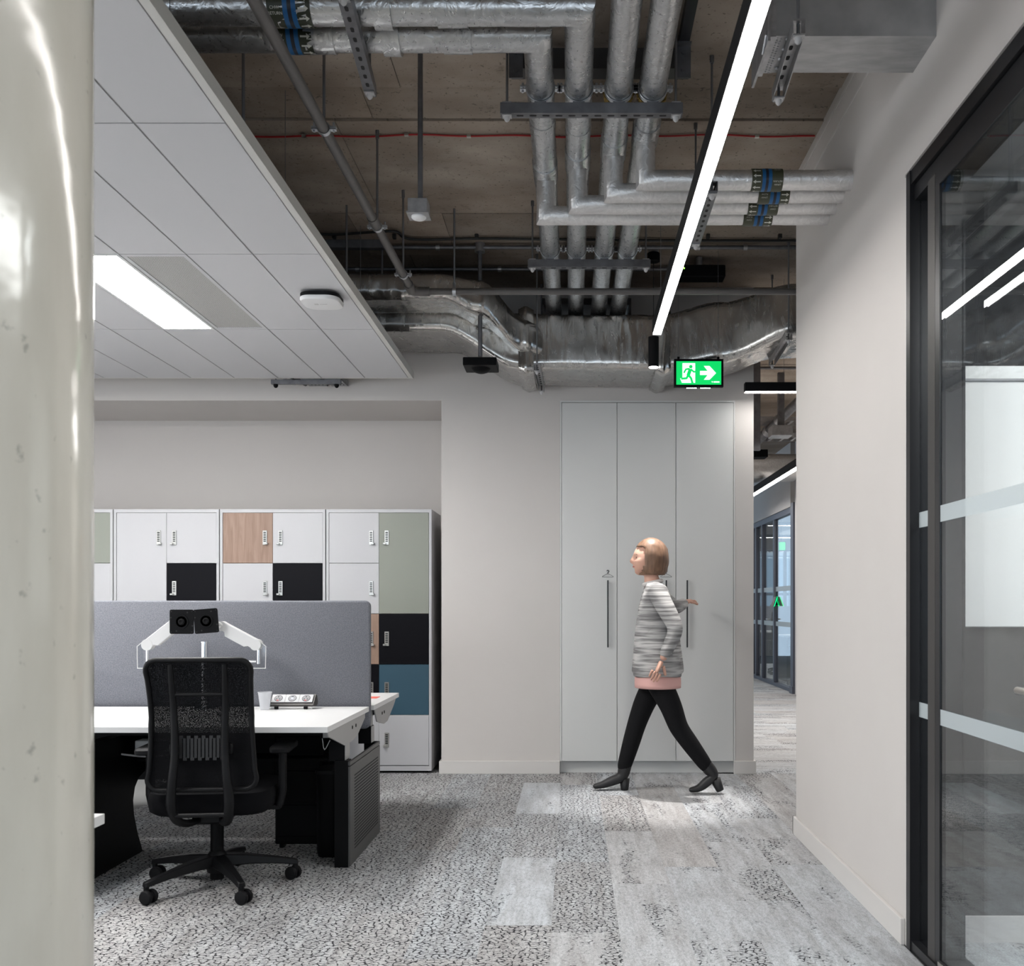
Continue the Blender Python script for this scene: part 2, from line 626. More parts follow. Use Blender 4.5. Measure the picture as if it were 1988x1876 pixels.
def carpet_mat():
    """Plank carpet: streaky pale grey with black crackle; object colour r = how much crackle, g = warm/cool, b = offset."""
    m, nt, b = newmat('plank_carpet')
    geo = nt.nodes.new('ShaderNodeNewGeometry')
    oi = nt.nodes.new('ShaderNodeObjectInfo')
    sep = nt.nodes.new('ShaderNodeSeparateColor')
    nt.links.new(oi.outputs['Color'], sep.inputs[0])
    off = N(nt, 'ShaderNodeVectorMath', _operation='SCALE')
    cmb = nt.nodes.new('ShaderNodeCombineXYZ')
    for i in range(3):
        nt.links.new(sep.outputs[2], cmb.inputs[i])
    nt.links.new(cmb.outputs[0], off.inputs[0])
    off.inputs['Scale'].default_value = 40.0
    pos = N(nt, 'ShaderNodeVectorMath', _operation='ADD')
    tc = nt.nodes.new('ShaderNodeTexCoord')
    nt.links.new(tc.outputs['Object'], pos.inputs[0])
    nt.links.new(off.outputs[0], pos.inputs[1])

    def stretched(s):
        mp = nt.nodes.new('ShaderNodeMapping')
        mp.inputs['Scale'].default_value = s
        nt.links.new(pos.outputs[0], mp.inputs[0])
        return mp.outputs[0]
    # streaks run along the plank (local y)
    st = N(nt, 'ShaderNodeTexNoise', Scale=1.0, Detail=7.0, Roughness=0.62, Distortion=0.4)
    nt.links.new(stretched((22, 2.6, 1)), st.inputs['Vector'])
    base = ramp(nt, st.outputs['Fac'], [(0.30, (0.385, 0.375, 0.37)), (0.5, (0.485, 0.485, 0.49)), (0.68, (0.56, 0.572, 0.58))])
    tint = N(nt, 'ShaderNodeMix', _data_type='RGBA')
    tint.inputs[6].default_value = (0.93, 0.91, 0.895, 1)
    tint.inputs[7].default_value = (1.0, 1.04, 1.075, 1)
    nt.links.new(sep.outputs[1], tint.inputs[0])
    mul = N(nt, 'ShaderNodeMix', _data_type='RGBA', _blend_type='MULTIPLY')
    mul.inputs[0].default_value = 1.0
    nt.links.new(base.outputs[0], mul.inputs[6])
    nt.links.new(tint.outputs[2], mul.inputs[7])
    # crackle
    wn = N(nt, 'ShaderNodeTexNoise', Scale=38.0, Detail=3.0)
    nt.links.new(pos.outputs[0], wn.inputs['Vector'])
    wob = N(nt, 'ShaderNodeVectorMath', _operation='MULTIPLY_ADD')
    nt.links.new(wn.outputs['Color'], wob.inputs[0])
    wob.inputs[1].default_value = (0.020, 0.016, 0.0)
    nt.links.new(pos.outputs[0], wob.inputs[2])
    mp = nt.nodes.new('ShaderNodeMapping')
    mp.inputs['Scale'].default_value = (40, 54, 0)
    nt.links.new(wob.outputs[0], mp.inputs[0])
    vo = N(nt, 'ShaderNodeTexVoronoi', Scale=1.0)
    vo.feature = 'DISTANCE_TO_EDGE'
    vo.voronoi_dimensions = '2D'
    nt.links.new(mp.outputs[0], vo.inputs['Vector'])
    brk = N(nt, 'ShaderNodeTexNoise', Scale=55.0, Detail=2.0)
    nt.links.new(pos.outputs[0], brk.inputs['Vector'])
    wd = N(nt, 'ShaderNodeMapRange')
    nt.links.new(brk.outputs['Fac'], wd.inputs[0])
    wd.inputs[1].default_value = 0.30
    wd.inputs[2].default_value = 0.68
    wd.inputs[3].default_value = 0.0
    wd.inputs[4].default_value = 0.185
    lt = N(nt, 'ShaderNodeMath', _operation='SUBTRACT')
    nt.links.new(wd.outputs[0], lt.inputs[0])
    nt.links.new(vo.outputs['Distance'], lt.inputs[1])
    ln = N(nt, 'ShaderNodeMapRange')
    nt.links.new(lt.outputs[0], ln.inputs[0])
    ln.inputs[1].default_value = -0.02
    ln.inputs[2].default_value = 0.05
    # where on the plank the crackle sits
    mk = N(nt, 'ShaderNodeTexNoise', Scale=1.0, Detail=3.0, Distortion=0.6)
    nt.links.new(stretched((7.0, 1.6, 1)), mk.inputs['Vector'])
    mk2 = N(nt, 'ShaderNodeTexNoise', Scale=45.0, Detail=2.0)
    nt.links.new(pos.outputs[0], mk2.inputs['Vector'])
    a1 = N(nt, 'ShaderNodeMath', _operation='MULTIPLY_ADD')
    nt.links.new(mk2.outputs['Fac'], a1.inputs[0])
    a1.inputs[1].default_value = 0.35
    nt.links.new(mk.outputs['Fac'], a1.inputs[2])
    a2 = N(nt, 'ShaderNodeMath', _operation='ADD')
    nt.links.new(a1.outputs[0], a2.inputs[0])
    nt.links.new(sep.outputs[0], a2.inputs[1])
    mr = N(nt, 'ShaderNodeMapRange')
    nt.links.new(a2.outputs[0], mr.inputs[0])
    mr.inputs[1].default_value = 1.08
    mr.inputs[2].default_value = 1.17
    fac = N(nt, 'ShaderNodeMath', _operation='MULTIPLY')
    nt.links.new(ln.outputs[0], fac.inputs[0])
    nt.links.new(mr.outputs[0], fac.inputs[1])
    # pile flecks
    fl = N(nt, 'ShaderNodeTexNoise', Scale=260.0, Detail=2.0)
    nt.links.new(pos.outputs[0], fl.inputs['Vector'])
    flr = ramp(nt, fl.outputs['Fac'], [(0.3, 0.70), (0.7, 1.18)])
    mul2 = N(nt, 'ShaderNodeMix', _data_type='RGBA', _blend_type='MULTIPLY')
    mul2.inputs[0].default_value = 1.0
    nt.links.new(mul.outputs[2], mul2.inputs[6])
    nt.links.new(flr.outputs[0], mul2.inputs[7])
    mo = N(nt, 'ShaderNodeTexNoise', Scale=1.0, Detail=4.0, Roughness=0.7)
    nt.links.new(stretched((95, 34, 1)), mo.inputs['Vector'])
    mor = ramp(nt, mo.outputs['Fac'], [(0.34, 0.78), (0.5, 1.0), (0.66, 1.10)])
    mul3 = N(nt, 'ShaderNodeMix', _data_type='RGBA', _blend_type='MULTIPLY')
    mul3.inputs[0].default_value = 1.0
    nt.links.new(mul2.outputs[2], mul3.inputs[6])
    nt.links.new(mor.outputs[0], mul3.inputs[7])
    fin = N(nt, 'ShaderNodeMix', _data_type='RGBA')
    nt.links.new(fac.outputs[0], fin.inputs[0])
    nt.links.new(mul3.outputs[2], fin.inputs[6])
    fin.inputs[7].default_value = (0.032, 0.032, 0.036, 1)
    nt.links.new(fin.outputs[2], b.inputs['Base Color'])
    b.inputs['Roughness'].default_value = 0.95
    b.inputs['Specular IOR Level'].default_value = 0.1
    p = bump(nt, b, fl.outputs['Fac'], 0.4, 0.004)
    return m


M['carpet'] = carpet_mat()


def wood_mat():
    m, nt, b = newmat('oak_laminate')
    c = coords(nt, 'Object', (14, 14, 1.2))
    n1 = N(nt, 'ShaderNodeTexNoise', Scale=2.2, Detail=6.0, Distortion=1.5)
    nt.links.new(c, n1.inputs['Vector'])
    r = ramp(nt, n1.outputs['Fac'], [(0.3, (0.23, 0.145, 0.105)), (0.55, (0.295, 0.195, 0.145)), (0.75, (0.34, 0.235, 0.18))])
    nt.links.new(r.outputs[0], b.inputs['Base Color'])
    b.inputs['Roughness'].default_value = 0.5
    return m


M['wood'] = wood_mat()


def felt_screen():
    m, nt, b = newmat('screen_felt')
    c = coords(nt, 'Object', (1, 1, 1))
    n1 = N(nt, 'ShaderNodeTexNoise', Scale=230.0, Detail=3.0)
    n2 = N(nt, 'ShaderNodeTexNoise', Scale=30.0, Detail=4.0)
    nt.links.new(c, n1.inputs['Vector'])
    nt.links.new(c, n2.inputs['Vector'])
    r = ramp(nt, n1.outputs['Fac'], [(0.3, (0.115, 0.120, 0.138)), (0.7, (0.205, 0.211, 0.236))])
    nt.links.new(r.outputs[0], b.inputs['Base Color'])
    b.inputs['Roughness'].default_value = 0.95
    bump(nt, b, n1.outputs['Fac'], 0.3, 0.003)
    return m


M['screen'] = felt_screen()


def mesh_fabric():
    m, nt, b = newmat('chair_mesh')
    out = nt.nodes['Material Output']
    b.inputs['Base Color'].default_value = (0.004, 0.004, 0.005, 1)
    b.inputs['Roughness'].default_value = 0.8
    b.inputs['Specular IOR Level'].default_value = 0.12
    c = coords(nt, 'Object', (1, 1, 1))
    vo = N(nt, 'ShaderNodeTexVoronoi', Scale=420.0)
    nt.links.new(c, vo.inputs['Vector'])
    r = ramp(nt, vo.outputs['Distance'], [(0.18, 1.0), (0.34, 0.0)])
    mu = N(nt, 'ShaderNodeMath', _operation='MULTIPLY')
    nt.links.new(r.outputs[0], mu.inputs[0])
    mu.inputs[1].default_value = 0.24
    tr = N(nt, 'ShaderNodeBsdfTransparent')
    mx = N(nt, 'ShaderNodeMixShader')
    nt.links.new(mu.outputs[0], mx.inputs[0])
    nt.links.new(b.outputs[0], mx.inputs[1])
    nt.links.new(tr.outputs[0], mx.inputs[2])
    nt.links.new(mx.outputs[0], out.inputs[0])
    return m


M['mesh'] = mesh_fabric()


def sweater_mat():
    m, nt, b = newmat('striped_sweater')
    c = coords(nt, 'Object')
    sx = nt.nodes.new('ShaderNodeSeparateXYZ')
    nt.links.new(c, sx.inputs[0])
    w = N(nt, 'ShaderNodeTexNoise', Scale=1.0, Detail=3.0)
    cs = coords(nt, 'Object', (4, 4, 75))
    nt.links.new(cs, w.inputs['Vector'])
    r = ramp(nt, w.outputs['Fac'], [(0.38, (0.17, 0.165, 0.165)), (0.5, (0.33, 0.325, 0.32)), (0.62, (0.52, 0.51, 0.50))])
    nt.links.new(r.outputs[0], b.inputs['Base Color'])
    b.inputs['Roughness'].default_value = 0.95
    return m


M['sweater'] = sweater_mat()


def cup_mat():
    m, nt, b = newmat('frosted_cup')
    out = nt.nodes['Material Output']
    b.inputs['Base Color'].default_value = (0.75, 0.76, 0.79, 1)
    b.inputs['Roughness'].default_value = 0.35
    tr = N(nt, 'ShaderNodeBsdfTransparent')
    mx = N(nt, 'ShaderNodeMixShader')
    mx.inputs[0].default_value = 0.62
    nt.links.new(b.outputs[0], mx.inputs[1])
    nt.links.new(tr.outputs[0], mx.inputs[2])
    nt.links.new(mx.outputs[0], out.inputs[0])
    return m


M['cup'] = cup_mat()


def frost_mat():
    m, nt, b = newmat('frosted_film')
    out = nt.nodes['Material Output']
    b.inputs['Base Color'].default_value = (0.60, 0.66, 0.68, 1)
    b.inputs['Roughness'].default_value = 0.7
    tr = N(nt, 'ShaderNodeBsdfTransparent')
    mx = N(nt, 'ShaderNodeMixShader')
    mx.inputs[0].default_value = 0.45
    nt.links.new(b.outputs[0], mx.inputs[1])
    nt.links.new(tr.outputs[0], mx.inputs[2])
    nt.links.new(mx.outputs[0], out.inputs[0])
    return m


M['frost'] = frost_mat()

# ------------------------------------------------------------------ the setting
SLAB = 3.47
WX = 1.18            # face of the wall on the right
BY = 7.08            # face of the wall with the wardrobe

f = MB().box(-6.2, -4.2, -0.12, 9.5, 24.0, -0.008).build('floor', M['carpet_edge'])
M['grid'] = plain('grid_metal', (0.34, 0.34, 0.345), 0.5)
struct(f, 'grey plank carpet floor running through the office', 'floor')
plank_me = {}


def plank(L):
    if L not in plank_me:
        mb = MB().box(-0.1247, -L / 2 + 0.0003, -0.008, 0.1247, L / 2 - 0.0003, 0.0)
        o = mb.build('carpet_plank', M['carpet'], f)
        plank_me[L] = o
        return o
    o = plank_me[L].copy()
    COL.objects.link(o)
    return o


def crack_amount(x, y, rnd):
    if x < -0.35:
        return 0.95 + 0.05 * rnd.random()
    if x < 0.3:
        return rnd.choice([0.95, 0.9, 0.5, 0.35])
    return rnd.choice([0.50, 0.44, 0.40, 0.34, 0.28, 0.56])


rnd = random.Random(11)
nx = 0
x = -2.45
while x < 1.2:
    y = 2.2 + rnd.random() * 0.9
    while y < 7.2:
        o = plank(1.0)
        o.location = (x, y + 0.5, 0)
        o.color = (crack_amount(x, y + 0.5, rnd), rnd.random(), rnd.random(), 1)
        y += 1.0
    x += 0.25
y = 7.205
while y < 16.5:                       # corridor beyond: planks laid across
    xx = 1.28 - rnd.random() * 0.5
    while xx < 3.1:
        o = plank(1.0)
        o.location = (xx + 0.5, y, 0)
        o.rotation_euler = (0, 0, PI / 2)
        o.color = (rnd.choice([0.3, 0.36, 0.42, 0.46]), rnd.random(), rnd.random(), 1)
        xx += 1.0
    y += 0.25
xx = 1.30
while xx < 3.0:                       # between the two, right of the wall end
    y = 5.08
    while y < 7.0:
        o = plank(1.0)
        o.location = (xx, y + 0.5, 0)
        o.color = (rnd.choice([0.3, 0.36, 0.42, 0.46]), rnd.random(), rnd.random(), 1)
        y += 1.0
    xx += 0.25
xx = 1.43
while xx < 2.3:                       # meeting room
    y = 1.6
    while y < 3.4:
        o = plank(1.0)
        o.location = (xx, y + 0.45, 0)
        o.color = (rnd.choice([0.3, 0.36, 0.42]), rnd.random(), rnd.random(), 1)
        y += 1.0
    xx += 0.25
mb = MB().box(3.16, 13.0, -0.008, 8.5, 22.0, -0.001)
o = mb.build('carpet_field', M['carpet'], f)
o.color = (0.36, 0.5, 0.3, 1)

# concrete soffit: cast boards with steps and joints
c = MB().box(-6.2, -4.2, SLAB + 0.02, 9.5, 24.0, SLAB + 0.25).build('ceiling', M['slab'])
struct(c, 'bare brown board-marked concrete soffit above the services', 'ceiling')
ys = [-4.2, 0.6, 2.4, 3.55, 4.33, 4.63, 5.72, 6.40, 7.06]
lift = [0, 0.004, 0.0, 0.0, 0.012, 0.002, 0.0, 0.005]
xs = [-6.1, -1.15, 1.5]
for i in range(len(ys) - 1):
    cut = [-6.1, -2.8 + 0.25 * i, -0.75 - 0.18 * (i % 3), 3.2]
    for k in range(len(cut) - 1):
        MB().box(cut[k] + 0.002, ys[i] + 0.002, SLAB + lift[i] + 0.002 * (k % 2), cut[k + 1] - 0.002, ys[i + 1] - 0.002, SLAB + 0.03).build('soffit_board', M['slab'], c)
for i in range(5):
    MB().box(1.32, 7.08 + 3.2 * i + 0.003, SLAB + 0.003 * (i % 2), 8.5, 7.08 + 3.2 * (i + 1) - 0.003, SLAB + 0.03).build('soffit_board', M['slab'], c)

# wall with the wardrobe (opening for the wardrobe, opening for the pipes)
WX0, WX1, WZ = -0.085, 1.170, 2.672
mb = MB()
T = 0.16
mb.box(-0.933, BY, 0, WX0, BY + 0.77, WZ)
mb.box(WX1, BY, 0, 1.302, BY + 6.0, WZ)
mb.box(WX0, BY + 0.62, 0, WX1, BY + 0.77, WZ)
mb.box(-6.2, BY, WZ, -0.215, BY + 0.77, SLAB + 0.02)
mb.box(-0.215, BY, WZ, 0.425, BY + 0.77, 3.06)
mb.box(-0.215, BY, 3.405, 0.425, BY + T, SLAB + 0.02)
mb.box(-0.215, BY + 0.5, 3.06, 0.425, BY + 0.77, 3.405)
mb.box(0.425, BY, WZ, 1.302, BY + 6.0, SLAB + 0.02)
o = mb.build('wall_back', M['wall'])
struct(o, 'warm off-white painted wall holding the wardrobe, with a bulkhead', 'wall')
o = MB().box(-6.2, 7.85, 0, -0.933, 8.0, WZ).build('wall_alcove', M['wall'])
struct(o, 'off-white alcove wall behind the lockers', 'wall')
struct(MB().box(-6.2, -4.2, 0, -6.05, 8.0, SLAB + 0.02).build('wall_left', M['wall']), 'plain off-white side wall out of view', 'wall')
mb = MB()
mb.box(-6.05, -4.2, 0, 3.2, -4.05, 0.55).box(-6.05, -4.2, 2.85, 3.2, -4.05, SLAB + 0.02)
struct(mb.build('wall_front', M['wall']), 'wall with a window band behind the camera', 'wall')

# wall on the right and its end; above the glazing it runs on towards the camera
mb = MB()
mb.box(WX, 3.50, 0, WX + 0.13, 5.20, SLAB + 0.02)
mb.box(WX, -4.0, 2.725, WX + 0.13, 3.50, SLAB + 0.02)
o = mb.build('wall_right', M['wall'])
struct(o, 'warm off-white wall standing beside the glazed meeting room', 'wall')

mb = MB()
mb.box(-0.948, BY - 0.015, 0, WX0, BY, 0.092, 0.002)
mb.box(-0.948, BY, 0, -0.933, BY + 0.75, 0.092, 0.002)
mb.box(1.158, BY - 0.015, 0, 1.317, BY, 0.092, 0.002)
mb.box(1.302, BY, 0, 1.317, BY + 6.0, 0.092, 0.002)
struct(mb.build('baseboard_back', M['skirting']), 'off-white skirting board along the wardrobe wall', 'skirting')
mb = MB()
mb.box(WX - 0.016, 3.50, 0, WX, 5.215, 0.094, 0.002)
mb.box(WX - 0.016, 5.20, 0, WX + 0.146, 5.215, 0.094, 0.002)
struct(mb.build('baseboard_right', M['skirting']), 'off-white skirting board at the foot of the wall beside the glazing', 'skirting')
mb = MB()
mb.box(-0.95, 7.835, 0, -6.0, 7.85, 0.09)
struct(mb.build('baseboard_alcove', M['skirting']), 'skirting in the locker alcove', 'skirting')
# joint strips on the right wall's upper plasterboard
mb = MB()
mb.box(WX - 0.003, 3.5, SLAB - 0.05, WX, 5.2, SLAB - 0.035)
mb.box(WX - 0.003, 3.5, SLAB - 0.15, WX, 5.2, SLAB - 0.14)
struct(mb.build('trim_1', M['skirting']), 'thin joint strips at the head of the plasterboard wall', 'trim')

# meeting room behind the glass
struct(MB().box(WX + 0.13, 3.54, 0, 6.0, 3.64, SLAB).build('wall_meeting', M['felt']), 'dark felt-lined end wall of the meeting room', 'wall')
struct(MB().box(4.4, -4.0, 0, 4.5, 3.54, SLAB).build('wall_meeting_side', M['wall']), 'far side wall of the meeting room', 'wall')
struct(MB().box(WX + 0.18, 3.525, 0, 4.4, 3.54, 0.092).build('baseboard_meeting', M['skirting']), 'white skirting under the dark meeting room wall', 'skirting')
struct(MB().box(WX + 0.13, -4.0, 2.74, 4.4, 3.54, 2.80).build('ceiling_meeting', M['raft']), 'pale plaster ceiling of the meeting room', 'ceiling')
t = thing('whiteboard', 'large whiteboard on the dark meeting room wall behind glass', 'whiteboard', (2.3, 3.53, 1.6))
MB().box(1.36, 3.517, 1.125, 4.2, 3.538, 2.055, 0.003).build('board_surface', M['board'], t)
MB().box(1.36, 3.510, 2.000, 4.2, 3.517, 2.008).build('top_rail', M['chrome'], t)
# glazed partition: sidelight and door
GX = WX + 0.062
t = bpy.data.objects.new('window_1', None)
COL.objects.link(t)
t.location = (GX, 3.3, 0)
struct(t, 'black framed glazed sidelight beside the glass door', 'window')
H = 2.715
mb = MB()
mb.box(WX - 0.004, 3.44, 0, WX + 0.125, 3.478, H)
mb.build('frame_post', M['frame_black'], t)
MB().box(WX + 0.0, 3.478, 0, WX + 0.13, 3.50, H).build('reveal_trim', M['skirting'], t)
MB().box(WX + 0.008, 3.235, 0, WX + 0.10, 3.30, H - 0.1).build('mullion', M['dark_metal'], t)
mb = MB()
mb.box(WX + 0.0, -3.9, H - 0.048, WX + 0.125, 3.46, H)
mb.box(WX + 0.012, -3.9, H - 0.105, WX + 0.11, 3.46, H - 0.052)
mb.build('head_rail', M['frame_black'], t)
mb = MB()
mb.box(WX + 0.0, -3.9, 0, WX + 0.125, 3.46, 0.035)
mb.build('bottom_rail', M['frame_black'], t)
for gx in (WX + 0.030, WX + 0.092):
    MB().box(gx, 3.30, 0.035, gx + 0.006, 3.44, H - 0.1).build('glass_pane', M['glass'], t)
MB().box(WX + 0.028, 3.30, 1.472, WX + 0.0295, 3.44, 1.525).build('frosted_band', M['frost'], t)
MB().box(WX + 0.028, 3.30, 0.815, WX + 0.0295, 3.44, 0.866).build('frosted_band', M['frost'], t)

t = bpy.data.objects.new('door_1', None)
COL.objects.link(t)
t.location = (GX, 2.8, 0)
struct(t, 'black framed glass door into the meeting room', 'door')
mb = MB()
FX = WX + 0.008
mb.box(FX, 3.195, 0.012, GX + 0.03, 3.233, H - 0.105)
mb.box(FX, 2.25, 0.012, GX + 0.03, 3.195, 0.055)
mb.box(FX, 2.25, H - 0.15, GX + 0.03, 3.195, H - 0.107)
mb.box(FX, 2.21, 0.012, GX + 0.03, 2.25, H - 0.107)
mb.build('door_frame', M['frame_black'], t)
for gx in (WX + 0.012, GX + 0.018):
    MB().box(gx, 2.25, 0.055, gx + 0.006, 3.195, H - 0.15).build('glass_pane', M['glass'], t)
MB().box(WX + 0.0105, 2.25, 1.472, WX + 0.0115, 3.195, 1.525).build('frosted_band', M['frost'], t)
MB().box(WX + 0.0105, 2.25, 0.815, WX + 0.0115, 3.195, 0.866).build('frosted_band', M['frost'], t)
mb = MB()
mb.tube([(WX + 0.011, 2.33, 0.985), (WX - 0.045, 2.33, 0.985), (WX - 0.045, 2.52, 0.985)], 0.0095, 12)
mb.cyl((WX + 0.0118, 2.33, 0.985), (WX + 0.002, 2.33, 0.985), 0.026, 20)
mb.build('lever_handle', M['satin'], t, 40)
MB().box(WX + 0.003, 3.16, 0.014, WX + 0.0078, 3.20, 0.05, 0.001).build('pivot_plate', M['satin'], t)
t = bpy.data.objects.new('window_3', None)
COL.objects.link(t)
t.location = (GX, 0, 0)
struct(t, 'glazed partition carrying on towards the camera', 'window')
MB().box(GX - 0.03, 2.15, 0.035, GX + 0.03, 2.208, H - 0.1).build('mullion', M['frame_black'], t)
MB().box(GX - 0.024, -3.9, 0.035, GX - 0.018, 2.15, H - 0.1).build('glass_pane', M['glass'], t)

# round concrete column close to the camera
mb = MB()
mb.lathe([(0.30, 0.0), (0.30, 0.9), (0.30, 2.0), (0.30, SLAB + 0.02)], (-1.009, 1.40, 0), seg=96)
o = mb.build('concrete_column', M['column'], None, 40)
struct(o, 'round polished grey concrete column close to the camera', 'column')

# ------------------------------------------------------------------ suspended ceiling raft
RH = EYE + 1.575
raft = thing('ceiling_raft', 'white suspended ceiling raft of plank tiles over the desks', 'ceiling raft', (-2.5, 4.4, RH))
x_right = -1.127
rows = [0.80 + 1.2065 * i for i in range(6)]     # joints across: last row ends at the raft's far edge
rows = [6.826 - 1.2 * (5 - i) for i in range(6)]
NCOL = 12
tile0 = None
LIGHTS = {(3, 3), (5, 1), (7, 3)}  # only the panel beside the grille is in view; the rest are added for light
GRILLES = {(2, 3)}
for k in range(NCOL):
    x1 = x_right - 0.3 * k
    x0 = x1 - 0.3
    for j in range(1, 5):
        if (k, j) in LIGHTS or (k, j) in GRILLES:
            continue
        if tile0 is None:
            tile0 = MB().box(-0.1465, -0.5965, 0, 0.1465, 0.5965, 0.0035, 0.001).build('tile', M['raft'])
            tile0.parent = raft
            o = tile0
        else:
            o = copy_part(tile0, raft)
        o.location = Vector(((x0 + x1) / 2, (rows[j] + rows[j + 1]) / 2, RH)) - raft.location
xl = x_right - 0.3 * NCOL
mb = MB()
mb.box(xl, rows[1], RH + 0.0038, x_right, rows[-1], RH + 0.018)
mb.build('grid_backing', M['grid'], raft)
mb = MB()
mb.box(x_right + 0.002, rows[1], RH - 0.001, x_right + 0.030, rows[-1] + 0.003, RH + 0.050)
mb.box(xl, rows[-1] + 0.0, RH + 0.001, x_right + 0.030, rows[-1] + 0.024, RH + 0.050)
mb.build('edge_trim', M['raft_trim'], raft)
# perforated air grille: a plate of staggered holes
gx1 = x_right - 0.6
mb = MB()
gx0, gy0, gy1 = gx1 - 0.3, rows[3], rows[4]
mb.box(gx0 + 0.003, gy0 + 0.003, RH, gx0 + 0.022, gy1 - 0.003, RH + 0.02)
mb.box(gx1 - 0.022, gy0 + 0.003, RH, gx1 - 0.003, gy1 - 0.003, RH + 0.02)
mb.box(gx0 + 0.022, gy0 + 0.003, RH, gx1 - 0.022, gy0 + 0.03, RH + 0.02)
mb.box(gx0 + 0.022, gy1 - 0.03, RH, gx1 - 0.022, gy1 - 0.003, RH + 0.02)
gf = mb.build('grille_frame', M['raft'], raft)


def perf_mat():
    m, nt, b = newmat('perforated_plate')
    cc = coords(nt, 'Object', (1, 1, 1))
    sx = nt.nodes.new('ShaderNodeSeparateXYZ')
    nt.links.new(cc, sx.inputs[0])
    vals = []
    for ax, sc in ((0, 560.0), (1, 560.0)):
        a = N(nt, 'ShaderNodeMath', _operation='MULTIPLY')
        nt.links.new(sx.outputs[ax], a.inputs[0])
        a.inputs[1].default_value = sc
        s = N(nt, 'ShaderNodeMath', _operation='SINE')
        nt.links.new(a.outputs[0], s.inputs[0])
        vals.append(s.outputs[0])
    mu = N(nt, 'ShaderNodeMath', _operation='MULTIPLY')
    nt.links.new(vals[0], mu.inputs[0])
    nt.links.new(vals[1], mu.inputs[1])
    r = ramp(nt, mu.outputs[0], [(0.05, (0.55, 0.55, 0.53)), (0.25, (0.10, 0.10, 0.095))])
    nt.links.new(r.outputs[0], b.inputs['Base Color'])
    b.inputs['Roughness'].default_value = 0.5
    return m


MB().box(gx0 + 0.022, gy0 + 0.03, RH + 0.003, gx1 - 0.022, gy1 - 0.03, RH + 0.008).build('grille_plate', perf_mat(), raft)
# suspension wires and rods of the raft
for (px, Y) in ((382, 3.1), (578, 4.35), (690, 5.9)):
    xx = -1.16
    MB().cyl((xx - 0.10, Y, RH + 0.05), (xx - 0.10, Y, SLAB), 0.0015, 6).build('suspension_wire', M['rod'], raft)
for (xx, Y) in ((-1.235, 3.72), (-1.275, 5.60)):
    MB().cyl((xx, Y, RH + 0.02), (xx, Y, SLAB), 0.006, 10).build('suspension_rod', M['rod'], raft, 40)

for n_, (k, j) in enumerate(sorted(LIGHTS)):
    x1 = x_right - 0.3 * k
    x0 = x1 - 0.3
    y0, y1 = rows[j], rows[j + 1]
    lab = {(5, 1): 'white light panel added out of view at the near end of the raft', (3, 3): 'bright recessed light panel beside the perforated grille in the raft', (7, 3): 'unseen light panel added deep in the raft beyond the column'}[(k, j)]
    t = thing('ceiling_light', lab, 'ceiling light', ((x0 + x1) / 2, (y0 + y1) / 2, RH), group='recessed panels in the raft')
    mb = MB()
    mb.box(x0 + 0.003, y0 + 0.003, RH - 0.002, x0 + 0.018, y1 - 0.003, RH + 0.03)
    mb.box(x1 - 0.018, y0 + 0.003, RH - 0.002, x1 - 0.003, y1 - 0.003, RH + 0.03)
    mb.box(x0 + 0.018, y0 + 0.003, RH - 0.002, x1 - 0.018, y0 + 0.018, RH + 0.03)
    mb.box(x0 + 0.018, y1 - 0.018, RH - 0.002, x1 - 0.018, y1 - 0.003, RH + 0.03)
    mb.build('frame', M['white_pl'], t)
    MB().box(x0 + 0.018, y0 + 0.018, RH + 0.001, x1 - 0.018, y1 - 0.018, RH + 0.012).build('diffuser', M['led_panel'], t)

# access point under the raft
c = at(625, 588, 5.0)
t = thing('access_point', 'white rounded wireless access point on black mount under the raft', 'access point', (c.x, c.y, RH))
mb = MB()
mb.sweep([(c.x, c.y, RH - 0.012), (c.x, c.y, RH - 0.0)], rrect(0.12, 0.12, 0.03), up=(0, 1, 0))
mb.build('mount', M['black'], t)
mb = MB()
mb.sweep([(c.x, c.y, RH - 0.030), (c.x, c.y, RH - 0.012)], rrect(0.196, 0.196, 0.06, 8), up=(0, 1, 0))
mb.build('shell', M['black_soft'], t, 40)
mb = MB()
mb.sweep([(c.x, c.y, RH - 0.052), (c.x, c.y, RH - 0.049), (c.x, c.y, RH - 0.040), (c.x, c.y, RH - 0.031)], rrect(0.200, 0.200, 0.062, 8), up=(0, 1, 0), scales=[0.86, 0.95, 1.0, 1.0])
mb.build('cover', M['white_pl'], t, 40)
mb = MB()
mb.box(c.x - 0.035, c.y - 0.02, RH - 0.0528, c.x - 0.015, c.y + 0.0, RH - 0.0518)
mb.box(c.x - 0.008, c.y - 0.012, RH - 0.0528, c.x + 0.028, c.y - 0.006, RH - 0.0518)
mb.build('logo', M['cap'], t)

# ------------------------------------------------------------------ pipework
HZ = EYE + 2.0               # axis height of the four insulated pipes
PX = [-0.121, 0.027, 0.182, 0.312]
PR = 0.0525
rp = random.Random(3)


def pipe_path(P, step=0.10):
    out = []
    for a, b in zip(P[:-1], P[1:]):
        a, b = Vector(a), Vector(b)
        n = max(1, int((b - a).length / step))
        for i in range(n):
            out.append(a.lerp(b, i / n))
    out.append(Vector(P[-1]))
    return out


